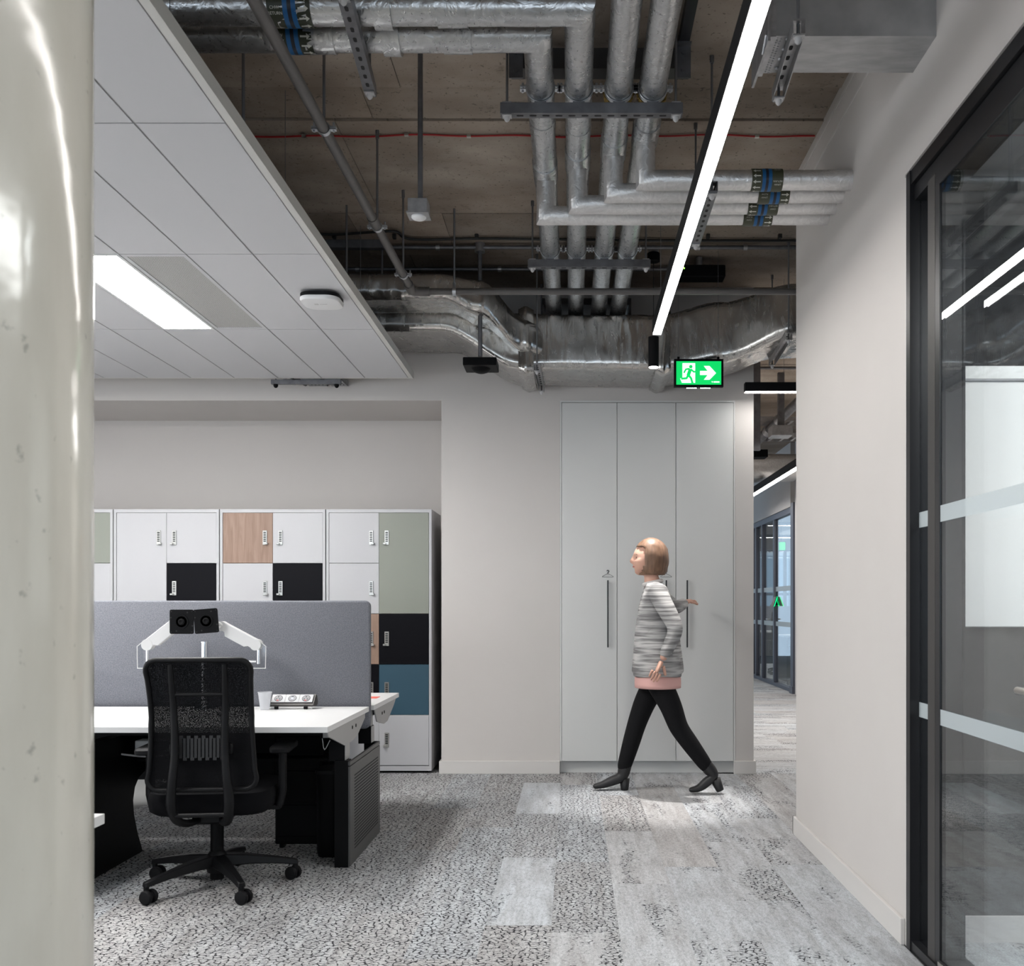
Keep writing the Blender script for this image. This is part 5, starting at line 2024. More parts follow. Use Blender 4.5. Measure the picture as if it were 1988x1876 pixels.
# power module
c0, c1 = at(524, 1372, 4.93), at(608, 1372, 4.93)
t = thing('power_module', 'three-gang desk power module with two mains sockets and a charger', 'power socket', ((c0.x + c1.x) / 2, 4.93, DZ))
x0, x1 = c0.x, c1.x
mb = MB()
prof = [(4.925, DZ + 0.014), (4.995, DZ + 0.014), (5.005, DZ + 0.03), (4.985, DZ + 0.066), (4.972, DZ + 0.070), (4.929, DZ + 0.030), (4.922, DZ + 0.022)]
mb.prism(prof, 'yz', x0, x1 + 0.006, bevel=0.003)
mb.build('body', M['dark_metal'], t)
fo, fu = Vector((0, 4.9265, DZ + 0.0335)), Vector((0, 0.043, 0.040)).normalized()
fn = Vector((0, -fu.z, fu.y))
LF = 0.052
gw = (x1 - x0 - 0.008) / 3
for k in range(3):
    gx0, gx1 = x0 + 0.004 + gw * k + 0.001, x0 + 0.004 + gw * (k + 1) - 0.001
    mb = MB()
    vs = []
    for n_ in (-0.002, 0.0012):
        for u, v in ((gx0, 0.002), (gx1, 0.002), (gx1, LF), (gx0, LF)):
            p = fo + fu * v + fn * n_
            vs.append((u, p.y, p.z))
    mb._faces(vs, [(0, 1, 2, 3), (4, 5, 6, 7), (0, 1, 5, 4), (1, 2, 6, 5), (2, 3, 7, 6), (3, 0, 4, 7)])
    g = mb.build('socket_plate', M['plate_grey'], t)
    cx_ = (gx0 + gx1) / 2
    cc = fo + fu * (LF * 0.52) + fn * 0.0012
    mb = MB()
    mb.lathe([(0.0205, 0), (0.0205, 0.0008), (0.0185, 0.0008)], (cx_, cc.y, cc.z), fn, 28)
    mb.build('socket_ring', M['black_soft'], g, 40)
    mb = MB()
    mb.lathe([(0.0185, 0), (0.0185, 0.0013)], (cx_, cc.y, cc.z), fn, 28)
    mb.build('socket_face', M['face_grey'], g, 40)

    def pin(u, v, w, h, mat, nm):
        mb = MB()
        vs = []
        for n_ in (0.001, 0.0022):
            for a_, b_ in ((-w, -h), (w, -h), (w, h), (-w, h)):
                p = cc + fu * (v + b_) + fn * n_
                vs.append((cx_ + u + a_, p.y, p.z))
        mb._faces(vs, [(0, 1, 2, 3), (4, 5, 6, 7), (0, 1, 5, 4), (1, 2, 6, 5), (2, 3, 7, 6), (3, 0, 4, 7)])
        mb.build(nm, mat, g)
    if k != 1:
        pin(-0.001, 0.009, 0.002, 0.0035, M['slot'], 'earth_slot')
        pin(-0.008, -0.006, 0.003, 0.0018, M['slot'], 'pin_slot')
        pin(0.007, -0.006, 0.003, 0.0018, M['slot'], 'pin_slot')
        pin(-0.002, -0.0145, 0.005, 0.002, M['red_pl'], 'fuse_flap')
    else:
        pin(0, 0, 0.005, 0.004, M['led_blue'], 'charge_light')
        pin(0, 0.009, 0.006, 0.002, M['slot'], 'usb_port')
for xx in (x0 + 0.035, x1 - 0.035):
    MB().box(xx - 0.010, 4.915, DZ, xx + 0.010, 4.985, DZ + 0.016, 0.003).build('foot', M['black'], t)
MB().cyl((x0 + 0.004, 4.928, DZ + 0.008), (x1 - 0.004, 4.928, DZ + 0.008), 0.006, 12).build('cable_bar', M['cap'], t, 40)

# plastic cup
c = at(515.5, 1372, 4.92)
t = thing('plastic_cup', 'frosted clear plastic cup standing by the desk power module', 'cup', (c.x, 4.91, DZ))
mb = MB()
mb.lathe([(0.021, 0.0), (0.0225, 0.0), (0.033, 0.083), (0.0350, 0.083), (0.0350, 0.087), (0.0325, 0.087), (0.0315, 0.083), (0.021, 0.003)], (c.x, 4.91, DZ + 0.0005), seg=32)
mb.build('cup_body', M['cup'], t, 40)

# ------------------------------------------------------------------ office chair
def make_chair(label, seat_mat, group=None):
    t = thing('office_chair', label, 'chair', (0, 0, 0), 0)
    B = M['chair_black']
    R = 0.325
    hub = MB()
    hub.lathe([(0.040, 0.060), (0.046, 0.085), (0.046, 0.125), (0.034, 0.145), (0.030, 0.15)], (0, 0, 0), seg=24)
    hub.build('hub', B, t, 40)
    for k in range(5):
        a = math.radians(18 - 6 + 72 * k)
        d = Vector((math.cos(a), math.sin(a), 0))
        n = Vector((-d.y, d.x, 0))
        mb = MB()
        secs = []
        for s, w, h, z in ((0.03, 0.034, 0.050, 0.112), (0.12, 0.028, 0.040, 0.108), (0.22, 0.022, 0.030, 0.096), (0.30, 0.019, 0.024, 0.083), (0.335, 0.017, 0.022, 0.076)):
            c = d * s + Vector((0, 0, z))
            secs.append([c + n * w + Vector((0, 0, -h / 2)), c + n * w * 0.75 + Vector((0, 0, h / 2)), c - n * w * 0.75 + Vector((0, 0, h / 2)), c - n * w + Vector((0, 0, -h / 2))])
        vs = [p for s_ in secs for p in s_]
        fs = []
        for i in range(len(secs) - 1):
            for j in range(4):
                fs.append((i * 4 + j, i * 4 + (j + 1) % 4, (i + 1) * 4 + (j + 1) % 4, (i + 1) * 4 + j))
        fs += [(0, 1, 2, 3), (len(vs) - 4, len(vs) - 3, len(vs) - 2, len(vs) - 1)]
        mb._faces(vs, fs)
        bmesh.ops.bevel(mb.bm, geom=mb.bm.edges[:], offset=0.004, segments=1, affect='EDGES')
        lg = mb.build('leg', B, t, 35)
        p = d * R
        ca = a + [0.9, -0.5, 1.8, 0.3, -0.9][k]
        w = Vector((math.cos(ca), math.sin(ca), 0))
        f_ = Vector((-w.y, w.x, 0)) * 0.012
        mb = MB()
        mb.cyl(p + Vector((0, 0, 0.035)), p + Vector((0, 0, 0.075)), 0.011, 12)
        for s in (-1, 1):
            mb.lathe([(0.012, -0.010), (0.027, -0.009), (0.0285, -0.003), (0.0285, 0.004), (0.025, 0.009), (0.010, 0.011)], p + f_ + w * (s * 0.0175) + Vector((0, 0, 0.0285)), w * s, 24)
        mb.cyl(p + f_ - w * 0.012 + Vector((0, 0, 0.032)), p + f_ + w * 0.012 + Vector((0, 0, 0.032)), 0.017, 14)
        mb.build('caster', M['black_soft'], t, 40)
    mb = MB()
    mb.cyl((0, 0, 0.03), (0, 0, 0.13), 0.029, 20)
    mb.cyl((0, 0, 0.13), (0, 0, 0.30), 0.0275, 20)
    mb.build('gas_column', M['black'], t, 40)
    mb = MB()
    mb.box(-0.075, -0.12, 0.285, 0.075, 0.10, 0.335, 0.012)
    mb.cyl((-0.15, 0.02, 0.315), (0.15, 0.02, 0.315), 0.010, 10)
    mb.build('mechanism', B, t, 40)
    # seat: rounded cushion
    mb = MB()
    ol = rrect(0.50, 0.47, 0.10, 6)
    mb.sweep([(0, 0.03, 0.335), (0, 0.03, 0.35), (0, 0.03, 0.40), (0, 0.03, 0.428), (0, 0.03, 0.438)], ol, up=(0, 1, 0), scales=[0.90, 0.98, 1.0, 0.97, 0.86])
    mb.build('seat', seat_mat, t, 50)
    # backrest
    ZB, ZT = 0.455, 0.985

    def back_y(z):
        u = (z - ZB) / (ZT - ZB)
        return -0.235 - 0.055 * math.sin((u - 0.05) * PI * 1.05) * (0.75 if u < 0.5 else 1.0) * -0.6 - 0.075 * u

    def half_w(z):
        u = (z - ZB) / (ZT - ZB)
        return 0.214 - 0.010 * u - 0.012 * math.sin(u * PI)
    # outline in (x, z)
    out = []
    rr_ = 0.045
    zs = [ZB + rr_ + (ZT - ZB - 2 * rr_) * i / 14 for i in range(15)]
    for k in range(7):
        q = math.radians(-90 + 15 * k)
        out.append((half_w(ZB) - rr_ + rr_ * math.cos(q), ZB + rr_ + rr_ * math.sin(q)))
    for z in zs[1:-1]: out.append((half_w(z), z))
    for k in range(7):
        q = math.radians(15 * k)
        out.append((half_w(ZT) - rr_ + rr_ * math.cos(q), ZT - rr_ + rr_ * math.sin(q)))
    full = out + [(-x, z) for x, z in out[::-1]]
    ring = [(x, back_y(z), z) for x, z in full]
    mb = MB()
    mb.sweep(ring, [(0.011 * math.cos(2 * PI * i / 10), 0.0135 * math.sin(2 * PI * i / 10)) for i in range(10)], up=(0, 1, 0), closed=True)
    mb.build('back_frame', B, t, 60)
    # mesh panel
    mb = MB()
    vs, fs = [], []
    nz, nx_ = 24, 12
    for i in range(nz + 1):
        z = ZB + 0.004 + (ZT - ZB - 0.008) * i / nz
        w = half_w(z) - 0.004
        e = min(z - ZB, ZT - z)
        if e < rr_:
            w = w - rr_ + math.sqrt(max(0, rr_ ** 2 - (rr_ - e) ** 2))
        for j in range(nx_ + 1):
            u = -1 + 2 * j / nx_
            vs.append((u * w, back_y(z) + 0.018 * (1 - u * u), z))
    for i in range(nz):
        for j in range(nx_):
            a = i * (nx_ + 1) + j
            fs.append((a, a + 1, a + nx_ + 2, a + nx_ + 1))
    mb._faces(vs, fs)
    mb.build('mesh_back', M['mesh'], t, 80)
    # two uprights, cross bar
    for s in (-1, 1):
        P = [(s * 0.104, back_y(0.965) - 0.012, 0.968), (s * 0.103, back_y(0.9) - 0.022, 0.90), (s * 0.101, back_y(0.8) - 0.028, 0.80), (s * 0.098, back_y(0.7) - 0.030, 0.70),
             (s * 0.098, back_y(0.6) - 0.035, 0.60), (s * 0.106, back_y(0.5) - 0.040, 0.50), (s * 0.112, -0.275, 0.44), (s * 0.112, -0.27, 0.385), (s * 0.098, -0.235, 0.330), (s * 0.070, -0.17, 0.305), (s * 0.045, -0.08, 0.305)]
        sp_ = smooth_path(P, 5)
        mb = MB()
        n_ = len(sp_)
        mb.sweep(sp_, [(0.0135 * math.cos(2 * PI * i / 10), 0.010 * math.sin(2 * PI * i / 10)) for i in range(10)], up=(0, 1, 0), scales=[0.75 + 0.75 * min(1, i / (n_ * 0.6)) for i in range(n_)])
        mb.build('back_upright', B, t, 60)
    zc = 0.845
    mb = MB()
    mb.tube([(-0.101, back_y(zc) - 0.024, zc), (0.101, back_y(zc) - 0.024, zc)], 0.0075, 12)
    mb.build('cross_bar', B, t, 50)
    mb = MB()
    mb.tube([(-0.108, -0.262, 0.355), (0.108, -0.262, 0.355)], 0.009, 12)
    mb.build('yoke', B, t, 50)
    # lumbar pad with meander slots
    mb = MB()
    z0, z1 = 0.575, 0.675
    nn = 12
    for k in range(nn):
        x0_ = -0.088 + 0.176 * k / nn
        x1_ = x0_ + 0.176 / nn - 0.004
        y = back_y(0.62) + 0.0
        up = k % 2
        mb.box(x0_, y - 0.008, z0 + (0.0 if up else 0.010), x1_, y - 0.002, z1 - (0.010 if up else 0))
        if k < nn - 1:
            if up:
                mb.box(x1_, y - 0.008, z0, x1_ + 0.004, y - 0.002, z0 + 0.012)
            else:
                mb.box(x1_, y - 0.008, z1 - 0.012, x1_ + 0.004, y - 0.002, z1)
    mb.build('lumbar_pad', M['lumbar'], t)
    mb = MB()
    for s in (-1, 1):
        mb.box(s * 0.088, back_y(0.62) - 0.02, 0.60, s * 0.125, back_y(0.62) - 0.002, 0.645, 0.005)
    mb.build('lumbar_clip', B, t, 40)
    # arms
    for s in (-1, 1):
        mb = MB()
        mb.sweep([(s * 0.262, 0.0, 0.34), (s * 0.275, 0.0, 0.40), (s * 0.275, 0.0, 0.575)], rrect(0.028, 0.06, 0.010, 3), up=(0, 1, 0))
        mb.box(s * 0.13, -0.025, 0.325, s * 0.27, 0.025, 0.345, 0.004)
        ap = mb.build('arm_post', B, t, 40)
        mb = MB()
        mb.sweep([(s * 0.275, 0.03, 0.575), (s * 0.275, 0.03, 0.580), (s * 0.275, 0.03, 0.595), (s * 0.275, 0.03, 0.602)], rrect(0.085, 0.26, 0.03, 5), up=(0, 1, 0), scales=[0.9, 1, 1, 0.92])
        mb.build('arm_pad', M['black_soft'], t, 50)
    return t


M['lumbar'] = plain('lumbar_nylon', (0.014, 0.014, 0.015), 0.5)
ch = make_chair('black mesh-back task chair seen from behind at the white desk', M['chair_fab'])
ch.location = (-1.524, 4.25, 0)
ch.rotation_euler = (0, 0, math.radians(6))
ch2 = make_chair('task chair beyond the bench desks, navy seat mostly hidden by the screen', M['blue_fab'])
ch2.location = (-1.93, 6.33, 0)
ch2.rotation_euler = (0, 0, math.radians(172))

# ------------------------------------------------------------------ person
PY = 6.38


def pp(px, py, dy=0.0):
    return at(px, py, PY) * 1.0 + Vector((0, dy, 0))


def skin_mesh(nodes, edges, levels=2):
    """nodes: list of (pos, rx, ry); edges index pairs; node 0 is the root"""
    me = bpy.data.meshes.new('skin')
    me.from_pydata([tuple(n[0]) for n in nodes], edges, [])
    o = bpy.data.objects.new('skin', me)
    COL.objects.link(o)
    m = o.modifiers.new('skin', 'SKIN')
    m.use_smooth_shade = True
    if not me.skin_vertices:
        bpy.context.view_layer.objects.active = o
    sv = me.skin_vertices[0].data
    for i, n in enumerate(nodes):
        sv[i].radius = (n[1], n[2])
        sv[i].use_root = (i == 0)
    s = o.modifiers.new('sub', 'SUBSURF')
    s.levels = levels
    s.render_levels = levels
    dg = bpy.context.evaluated_depsgraph_get()
    r = bpy.data.meshes.new_from_object(o.evaluated_get(dg))
    bpy.data.objects.remove(o)
    bpy.data.meshes.remove(me)
    return r


def chain(pts):
    return pts, [(i, i + 1) for i in range(len(pts) - 1)]


def merge_mesh(mb, me):
    mb.bm.from_mesh(me)
    bpy.data.meshes.remove(me)


def place(name, mb, mat, parent):
    return mb.build(name, mat, parent, 180)


per = thing('person', 'woman with light brown bob in grey striped sweater and black trousers walking past the wardrobe', 'person', (0.54, PY, 0))
# joints (facing -x; her left side towards the camera, -y)
hipL, hipR = Vector((0.550, PY - 0.078, 0.80)), Vector((0.560, PY + 0.078, 0.80))
pelvis = Vector((0.555, PY, 0.83))
waist = Vector((0.548, PY, 0.97))
chest = Vector((0.535, PY, 1.17))
neckb = Vector((0.528, PY, 1.315))
neckt = Vector((0.512, PY, 1.385))
shL, shR = Vector((0.535, PY - 0.160, 1.292)), Vector((0.550, PY + 0.160, 1.292))
# leading leg is her right (far), trailing leg her left (near)
kneeF, ankF = Vector((0.425, PY + 0.075, 0.435)), Vector((0.325, PY + 0.07, 0.095))
kneeB, ankB = Vector((0.680, PY - 0.075, 0.425)), Vector((0.890, PY - 0.07, 0.135))
elL, wrL = Vector((0.655, PY - 0.225, 1.055)), Vector((0.560, PY - 0.235, 0.86))
elR, wrR = Vector((0.695, PY + 0.275, 1.185)), Vector((0.790, PY + 0.46, 1.225))

nodes = [(pelvis, .085, .10), (waist, .10, .125), (chest, .115, .145), (neckb, .055, .06), (neckt, .047, .048), (neckt + Vector((-0.006, 0, 0.06)), .05, .05),
         (hipL, .068, .066), (kneeB, .050, .050), (kneeB.lerp(ankB, .35), .052, .052), (ankB, .034, .034),
         (hipR, .068, .066), (kneeF, .050, .050), (kneeF.lerp(ankF, .35), .052, .052), (ankF, .034, .034),
         (shL, .052, .052), (elL, .037, .037), (wrL, .024, .024), (shR, .052, .052), (elR, .037, .037), (wrR, .024, .024)]
edges = [(0, 1), (1, 2), (2, 3), (3, 4), (4, 5), (0, 6), (6, 7), (7, 8), (8, 9), (0, 10), (10, 11), (11, 12), (12, 13), (2, 14), (14, 15), (15, 16), (2, 17), (17, 18), (18, 19)]
mb = MB()
merge_mesh(mb, skin_mesh(nodes, edges))


# head: sculpted ellipsoid facing -x
def head(mb, c):
    bm = bmesh.new()
    bmesh.ops.create_uvsphere(bm, u_segments=40, v_segments=30, radius=1.0)
    for v in bm.verts:
        x, y, z = v.co
        fx = -x                       # front amount
        w = 0.074 * (1 - 0.20 * max(0, -z) ** 1.2)
        dpt = 0.096
        X, Y, Z = x * dpt, y * w, z * 0.112
        if z < -0.3 and fx < 0.1:     # back of the skull tucks into the neck
            X *= 1 - 0.35 * (-z - 0.3)
        if fx > 0.4 and z < 0:        # flatter face plane, chin forward
            X = -dpt * (0.80 + 0.2 * fx) * (fx ** 0.35)
        g = lambda y0, z0, sy, sz: math.exp(-((y - y0) / sy) ** 2 - ((z - z0) / sz) ** 2)
        if fx > 0.2:
            X -= 0.019 * g(0, -0.17, 0.13, 0.13) + 0.010 * g(0, 0.0, 0.10, 0.18)   # nose
            X += 0.011 * (g(0.40, 0.06, 0.2, 0.12) + g(-0.40, 0.06, 0.2, 0.12))    # eye sockets
            X -= 0.008 * g(0, -0.47, 0.25, 0.07)                                   # lips
            X -= 0.010 * g(0, -0.83, 0.28, 0.15)                                   # chin
            X -= 0.005 * (g(0.45, 0.26, 0.3, 0.1) + g(-0.45, 0.26, 0.3, 0.1))      # brow
        v.co = Vector((X, Y, Z)) + c
    tmp = bpy.data.meshes.new('head')
    bm.to_mesh(tmp)
    bm.free()
    merge_mesh(mb, tmp)


HC = Vector((0.492, PY, 1.505))
head(mb, HC)
for s in (-1, 1):                     # ears
    mb.lathe([(0.010, -0.004), (0.020, 0.0), (0.024, 0.006), (0.018, 0.010), (0.004, 0.008)], HC + Vector((0.012, s * 0.070, -0.008)), (0.25, s, 0), 14)


# hands
def hand(mb, wr, d, palm, thumb_side, curl):
    d = d.normalized()
    side = d.cross(palm).normalized()
    pal = side.cross(d).normalized()
    nds = [(wr, .022, .018), (wr + d * 0.045, .030, .014), (wr + d * 0.085, .034, .013)]
    merge_mesh(mb, skin_mesh(nds, [(0, 1), (1, 2)], 2))
    for k, L in enumerate((0.066, 0.078, 0.073, 0.056)):
        o = (k - 1.5) * 0.0185
        p = wr + d * 0.075 + side * (-o * thumb_side)
        pts = [(p, .0095, .0095)]
        dd = d.copy()
        for j in range(3):
            ang = curl * (0.45 + 0.3 * j)
            dd = (d * math.cos(ang) + pal * math.sin(ang)).normalized()
            p = p + dd * (L * (0.42, 0.32, 0.26)[j])
            pts.append((p, .0085 - 0.001 * j, .0085 - 0.001 * j))
        merge_mesh(mb, skin_mesh(pts, [(0, 1), (1, 2), (2, 3)], 1))
    p = wr + d * 0.022 + side * (0.020 * thumb_side)
    pts = [(p, .011, .011)]
    for j in range(2):
        dd = (d * 0.75 + side * (0.6 * thumb_side) + pal * (0.25 + 0.3 * j)).normalized()
        p = p + dd * (0.040 - 0.008 * j)
        pts.append((p, .0098, .0098))
    merge_mesh(mb, skin_mesh(pts, [(0, 1), (1, 2)], 1))


hand(mb, wrL, wrL - elL, Vector((0.1, 1, 0)), 1, 0.75)
hand(mb, wrR, wrR - elR, Vector((0, 0.1, -1)), -1, 0.6)
body = place('body', mb, M['skin'], per)
for s in (-1, 1):
    mb = MB()
    mb.lathe([(0.001, -0.006), (0.008, -0.004), (0.0105, 0), (0.008, 0.004), (0.002, 0.006)], HC + Vector((-0.0735, s * 0.0285, 0.006)), (-1, 0, 0), 14)
    mb.build('eye', M['eye'], body, 60)
    mb = MB()
    mb.tube(smooth_path([HC + Vector((-0.083, s * 0.014, 0.026)), HC + Vector((-0.083, s * 0.03, 0.031)), HC + Vector((-0.073, s * 0.046, 0.026))], 3), 0.0028, 6)
    mb.build('eyebrow', M['hair'], body, 60)
mb = MB()
mb.tube(smooth_path([HC + Vector((-0.083, -0.021, -0.052)), HC + Vector((-0.0935, -0.008, -0.050)), HC + Vector((-0.0955, 0, -0.0515)), HC + Vector((-0.0935, 0.008, -0.050)), HC + Vector((-0.083, 0.021, -0.052))], 3), 0.0048, 8)
mb.build('mouth', M['lip'], body, 60)

# hair: bob falling to the jaw, open at the face
bm = bmesh.new()
bmesh.ops.create_uvsphere(bm, u_segments=44, v_segments=34, radius=1.0)
dele = []
for v in bm.verts:
    x, y, z = v.co
    w = 1.0 + 0.05 * noise.noise(Vector((x * 6, y * 6, z * 2)))
    X, Y, Z = x * 0.114 * w + 0.014, y * 0.092 * w, z * 0.125
    if z < 0:                        # fall straight down to the jaw
        k = math.sqrt(max(0.0, 1 - z * z))
        nk = k ** 0.35 if k > 1e-3 else 0
        if k > 1e-3:
            X, Y = (x / k) * 0.114 * nk * w + 0.014, (y / k) * 0.092 * nk * w
        Z = z * 0.130
    v.co = Vector((X, Y, Z)) + HC + Vector((0.006, 0, 0.012))
    if (x < -0.50 and z < 0.50 and abs(y) < 0.86) or z < -0.93:
        dele.append(v)
bmesh.ops.delete(bm, geom=dele, context='VERTS')
bmesh.ops.solidify(bm, geom=bm.faces[:], thickness=0.010)
tmp = bpy.data.meshes.new('hair')
bm.to_mesh(tmp)
bm.free()
mb = MB()
merge_mesh(mb, tmp)
place('hair', mb, M['hair'], per)

# clothes follow the body
nodes = [(chest, .142, .168), (waist + Vector((0, 0, 0.06)), .136, .158), (pelvis + Vector((0, 0, 0.05)), .150, .172), (neckb + Vector((0, 0, 0.015)), .064, .068),
         (shL, .070, .068), (elL, .053, .053), (elL.lerp(wrL, .93), .036, .036), (shR, .070, .068), (elR, .053, .053), (elR.lerp(wrR, .93), .036, .036), (pelvis + Vector((0.0, 0, -0.04)), .163, .185), (pelvis + Vector((0.0, 0, -0.085)), .163, .185)]
mb = MB()
merge_mesh(mb, skin_mesh(nodes, [(0, 1), (1, 2), (0, 3), (0, 4), (4, 5), (5, 6), (0, 7), (7, 8), (8, 9), (2, 10), (10, 11)]))
prof = []
rings = ((1.06, .118, .148), (1.0, .132, .158), (.93, .146, .172), (.86, .155, .182), (.79, .158, .186), (.752, .154, .182), (.750, .140, .165), (.80, .13, .15))
rs = []
for z, a_, b_ in rings:
    rs.append([Vector((0.552 + a_ * math.cos(q), PY + b_ * math.sin(q), z + 0.004 * math.sin(3 * q))) for q in [2 * PI * k / 36 for k in range(36)]])
vs = [p for r_ in rs for p in r_]
fs = [(i * 36 + j, i * 36 + (j + 1) % 36, (i + 1) * 36 + (j + 1) % 36, (i + 1) * 36 + j) for i in range(len(rs) - 1) for j in range(36)]
mb._faces(vs, fs)
sw = place('sweater', mb, M['sweater'], per)
mb = MB()
ring = [(neckb.x - 0.004 + 0.056 * math.cos(q), PY + 0.058 * math.sin(q), neckb.z + 0.036 - 0.012 * math.cos(q) * -1) for q in [2 * PI * k / 20 for k in range(20)]]
mb.tube(ring, 0.014, 8, closed=True)
o = place('collar', mb, M['collar'] if 'collar' in M else M['pink'], sw)
mb = MB()
mb.sweep([pelvis + Vector((0, 0, -0.155)), pelvis + Vector((0, 0, -0.13)), pelvis + Vector((0, 0, -0.10)), pelvis + Vector((0, 0, -0.06))], [(0.176 * math.cos(2 * PI * k / 28), 0.150 * math.sin(2 * PI * k / 28)) for k in range(28)], up=(1, 0, 0), scales=[0.99, 1.0, 1.0, 0.95])
place('shirt_hem', mb, M['pink'], per)
nodes = [(pelvis + Vector((0, 0, -0.06)), .085, .10), (hipL + Vector((0, 0, -0.08)), .092, .086), (hipL.lerp(kneeB, .6), .078, .078), (kneeB, .066, .066), (kneeB.lerp(ankB, .4), .061, .061), (kneeB.lerp(ankB, .97), .046, .046),
         (hipR + Vector((0, 0, -0.08)), .092, .086), (hipR.lerp(kneeF, .6), .078, .078), (kneeF, .066, .066), (kneeF.lerp(ankF, .4), .061, .061), (kneeF.lerp(ankF, .97), .046, .046)]
mb = MB()
merge_mesh(mb, skin_mesh(nodes, [(0, 1), (1, 2), (2, 3), (3, 4), (4, 5), (0, 6), (6, 7), (7, 8), (8, 9), (9, 10)]))
place('trousers', mb, M['trouser'], per)


def boot(mb, ank, heel, ball, toe, knee):
    ax = (knee - ank).normalized()
    nd = [(ank + ax * 0.10, .044, .044), (ank + ax * 0.05, .045, .045), (ank + ax * 0.01, .046, .046), (heel.lerp(ball, .12) + Vector((0, 0, .040)), .044, .040), (heel.lerp(ball, .60) + Vector((0, 0, .036)), .038, .036), (ball + Vector((0, 0, .024)), .036, .026), (toe + Vector((0.02, 0, .016)), .026, .016)]
    merge_mesh(mb, skin_mesh(nd, [(0, 1), (1, 2), (2, 3), (3, 4), (4, 5), (5, 6)]))


mb = MB()
boot(mb, ankF + Vector((0.01, 0, 0.01)), Vector((0.345, PY + 0.07, 0.045)), Vector((0.205, PY + 0.06, 0.012)), Vector((0.115, PY + 0.055, 0.008)), kneeF)
mb.lathe([(0.024, 0.0), (0.026, 0.01), (0.034, 0.075)], (0.345, PY + 0.07, 0.0), seg=16)
place('boot', mb, M['boot'], per)
mb = MB()
boot(mb, ankB + Vector((0.005, 0, 0.0)), Vector((0.925, PY - 0.07, 0.085)), Vector((0.815, PY - 0.07, 0.012)), Vector((0.725, PY - 0.07, 0.008)), kneeB)
mb.lathe([(0.024, 0.0), (0.026, 0.01), (0.034, 0.080)], (0.948, PY - 0.07, 0.022), (-0.40, 0, 0.92), 16)
place('boot', mb, M['boot'], per)

# ------------------------------------------------------------------ corridor and office beyond
GX2 = 3.09
struct(MB().box(GX2 - 0.06, 6.0, 0, GX2 + 0.10, 13.42, SLAB + 0.02).build('wall_corridor', M['wall']), 'wall along the corridor hidden behind the near wall end', 'wall')
mb = MB()
mb.box(GX2 - 0.06, 13.70, 2.58, GX2 + 0.10, 24.0, SLAB + 0.02)
struct(mb.build('trim_2', M['wall']), 'off-white bulkhead above the far glazed partition', 'bulkhead')
struct(MB().box(1.30, 23.85, 0, GX2 - 0.05, 24.0, SLAB + 0.02).build('wall_end', M['wall']), 'end wall of the far corridor', 'wall')
struct(MB().box(8.4, 6.0, 0, 8.55, 24.0, SLAB + 0.02).build('wall_office', M['wall']), 'side wall of the far office', 'wall')
t = bpy.data.objects.new('window_2', None)
COL.objects.link(t)
t.location = (GX2, 16, 0)
struct(t, 'dark blue framed glass partition of the far office', 'window')
M['slate_frame'] = plain('slate_frame', (0.075, 0.08, 0.105), 0.45)
MB().box(GX2 - 0.07, 13.50, 0, GX2 + 0.07, 13.66, 2.62).build('end_post', M['slate_frame'], t)
MB().box(GX2 - 0.085, 13.485, 0, GX2 + 0.085, 13.675, 0.10).build('post_base', M['slate_frame'], t)
MB().box(GX2 - 0.04, 13.66, 2.50, GX2 + 0.04, 22.0, 2.58).build('head_rail', M['slate_frame'], t)
MB().box(GX2 - 0.04, 13.66, 0, GX2 + 0.04, 22.0, 0.05).build('bottom_rail', M['slate_frame'], t)
for px in (1506, 1483, 1471, 1462):
    Y = GX2 * F / (px - CX)
    MB().box(GX2 - 0.035, Y - 0.035, 0.05, GX2 + 0.035, Y + 0.035, 2.50).build('mullion', M['slate_frame'], t)
Yp = [13.63] + [GX2 * F / (px - CX) for px in (1506, 1483, 1471)] + [22.0]
for a, b in zip(Yp[:-1], Yp[1:]):
    MB().box(GX2 - 0.004, a + 0.035, 0.05, GX2 + 0.004, b - 0.035, 2.50).build('glass_pane', M['glass_thin'], t)
for z in (1.42, 0.90):
    MB().box(GX2 - 0.007, 13.75, z, GX2 - 0.005, 21.9, z + 0.07).build('frosted_band', M['frost'], t)
Yd = GX2 * F / (1500 - CX)
mb = MB()
mb.tube([(GX2 - 0.04, Yd + 0.02, 1.0), (GX2 - 0.09, Yd + 0.02, 1.0), (GX2 - 0.09, Yd - 0.13, 1.0)], 0.011, 10)
mb.build('lever_handle', M['satin'], t, 40)
# letter sign hanging inside the glass
lp = at(1497, 1167, 14.9)
t = thing('letter_sign', 'green edged black letter sign hanging behind the far glazed door', 'sign', (lp.x + 0.0, 14.9, lp.z))
k = 14.9 / F
def lq(px, py): return (lp.x + (px - 1497) * k, lp.z - (py - 1167) * k)
mb = MB()
mb.prism([lq(1496, 1177), lq(1504, 1159), lq(1509, 1159), lq(1503, 1177)], 'xz', 14.90, 14.94)
mb.prism([lq(1507, 1159), lq(1514, 1159), lq(1521, 1177), lq(1515, 1177), lq(1512, 1173), lq(1506.5, 1173)], 'xz', 14.90, 14.94)
mb.prism([lq(1504, 1163), lq(1514, 1163), lq(1518, 1175), lq(1503, 1175)], 'xz', 14.905, 14.935)
mb.build('letter_body', M['black'], t)
mb = MB()
mb.prism([lq(1502.5, 1177.4), lq(1508.5, 1158.6), lq(1509.6, 1158.6), lq(1503.8, 1177.4)], 'xz', 14.893, 14.943)
mb.prism([lq(1513.3, 1158.6), lq(1514.6, 1158.6), lq(1521.8, 1177.4), lq(1520.0, 1177.4)], 'xz', 14.893, 14.943)
mb.build('glowing_edge', M['green_glow'], t)
mb = MB()
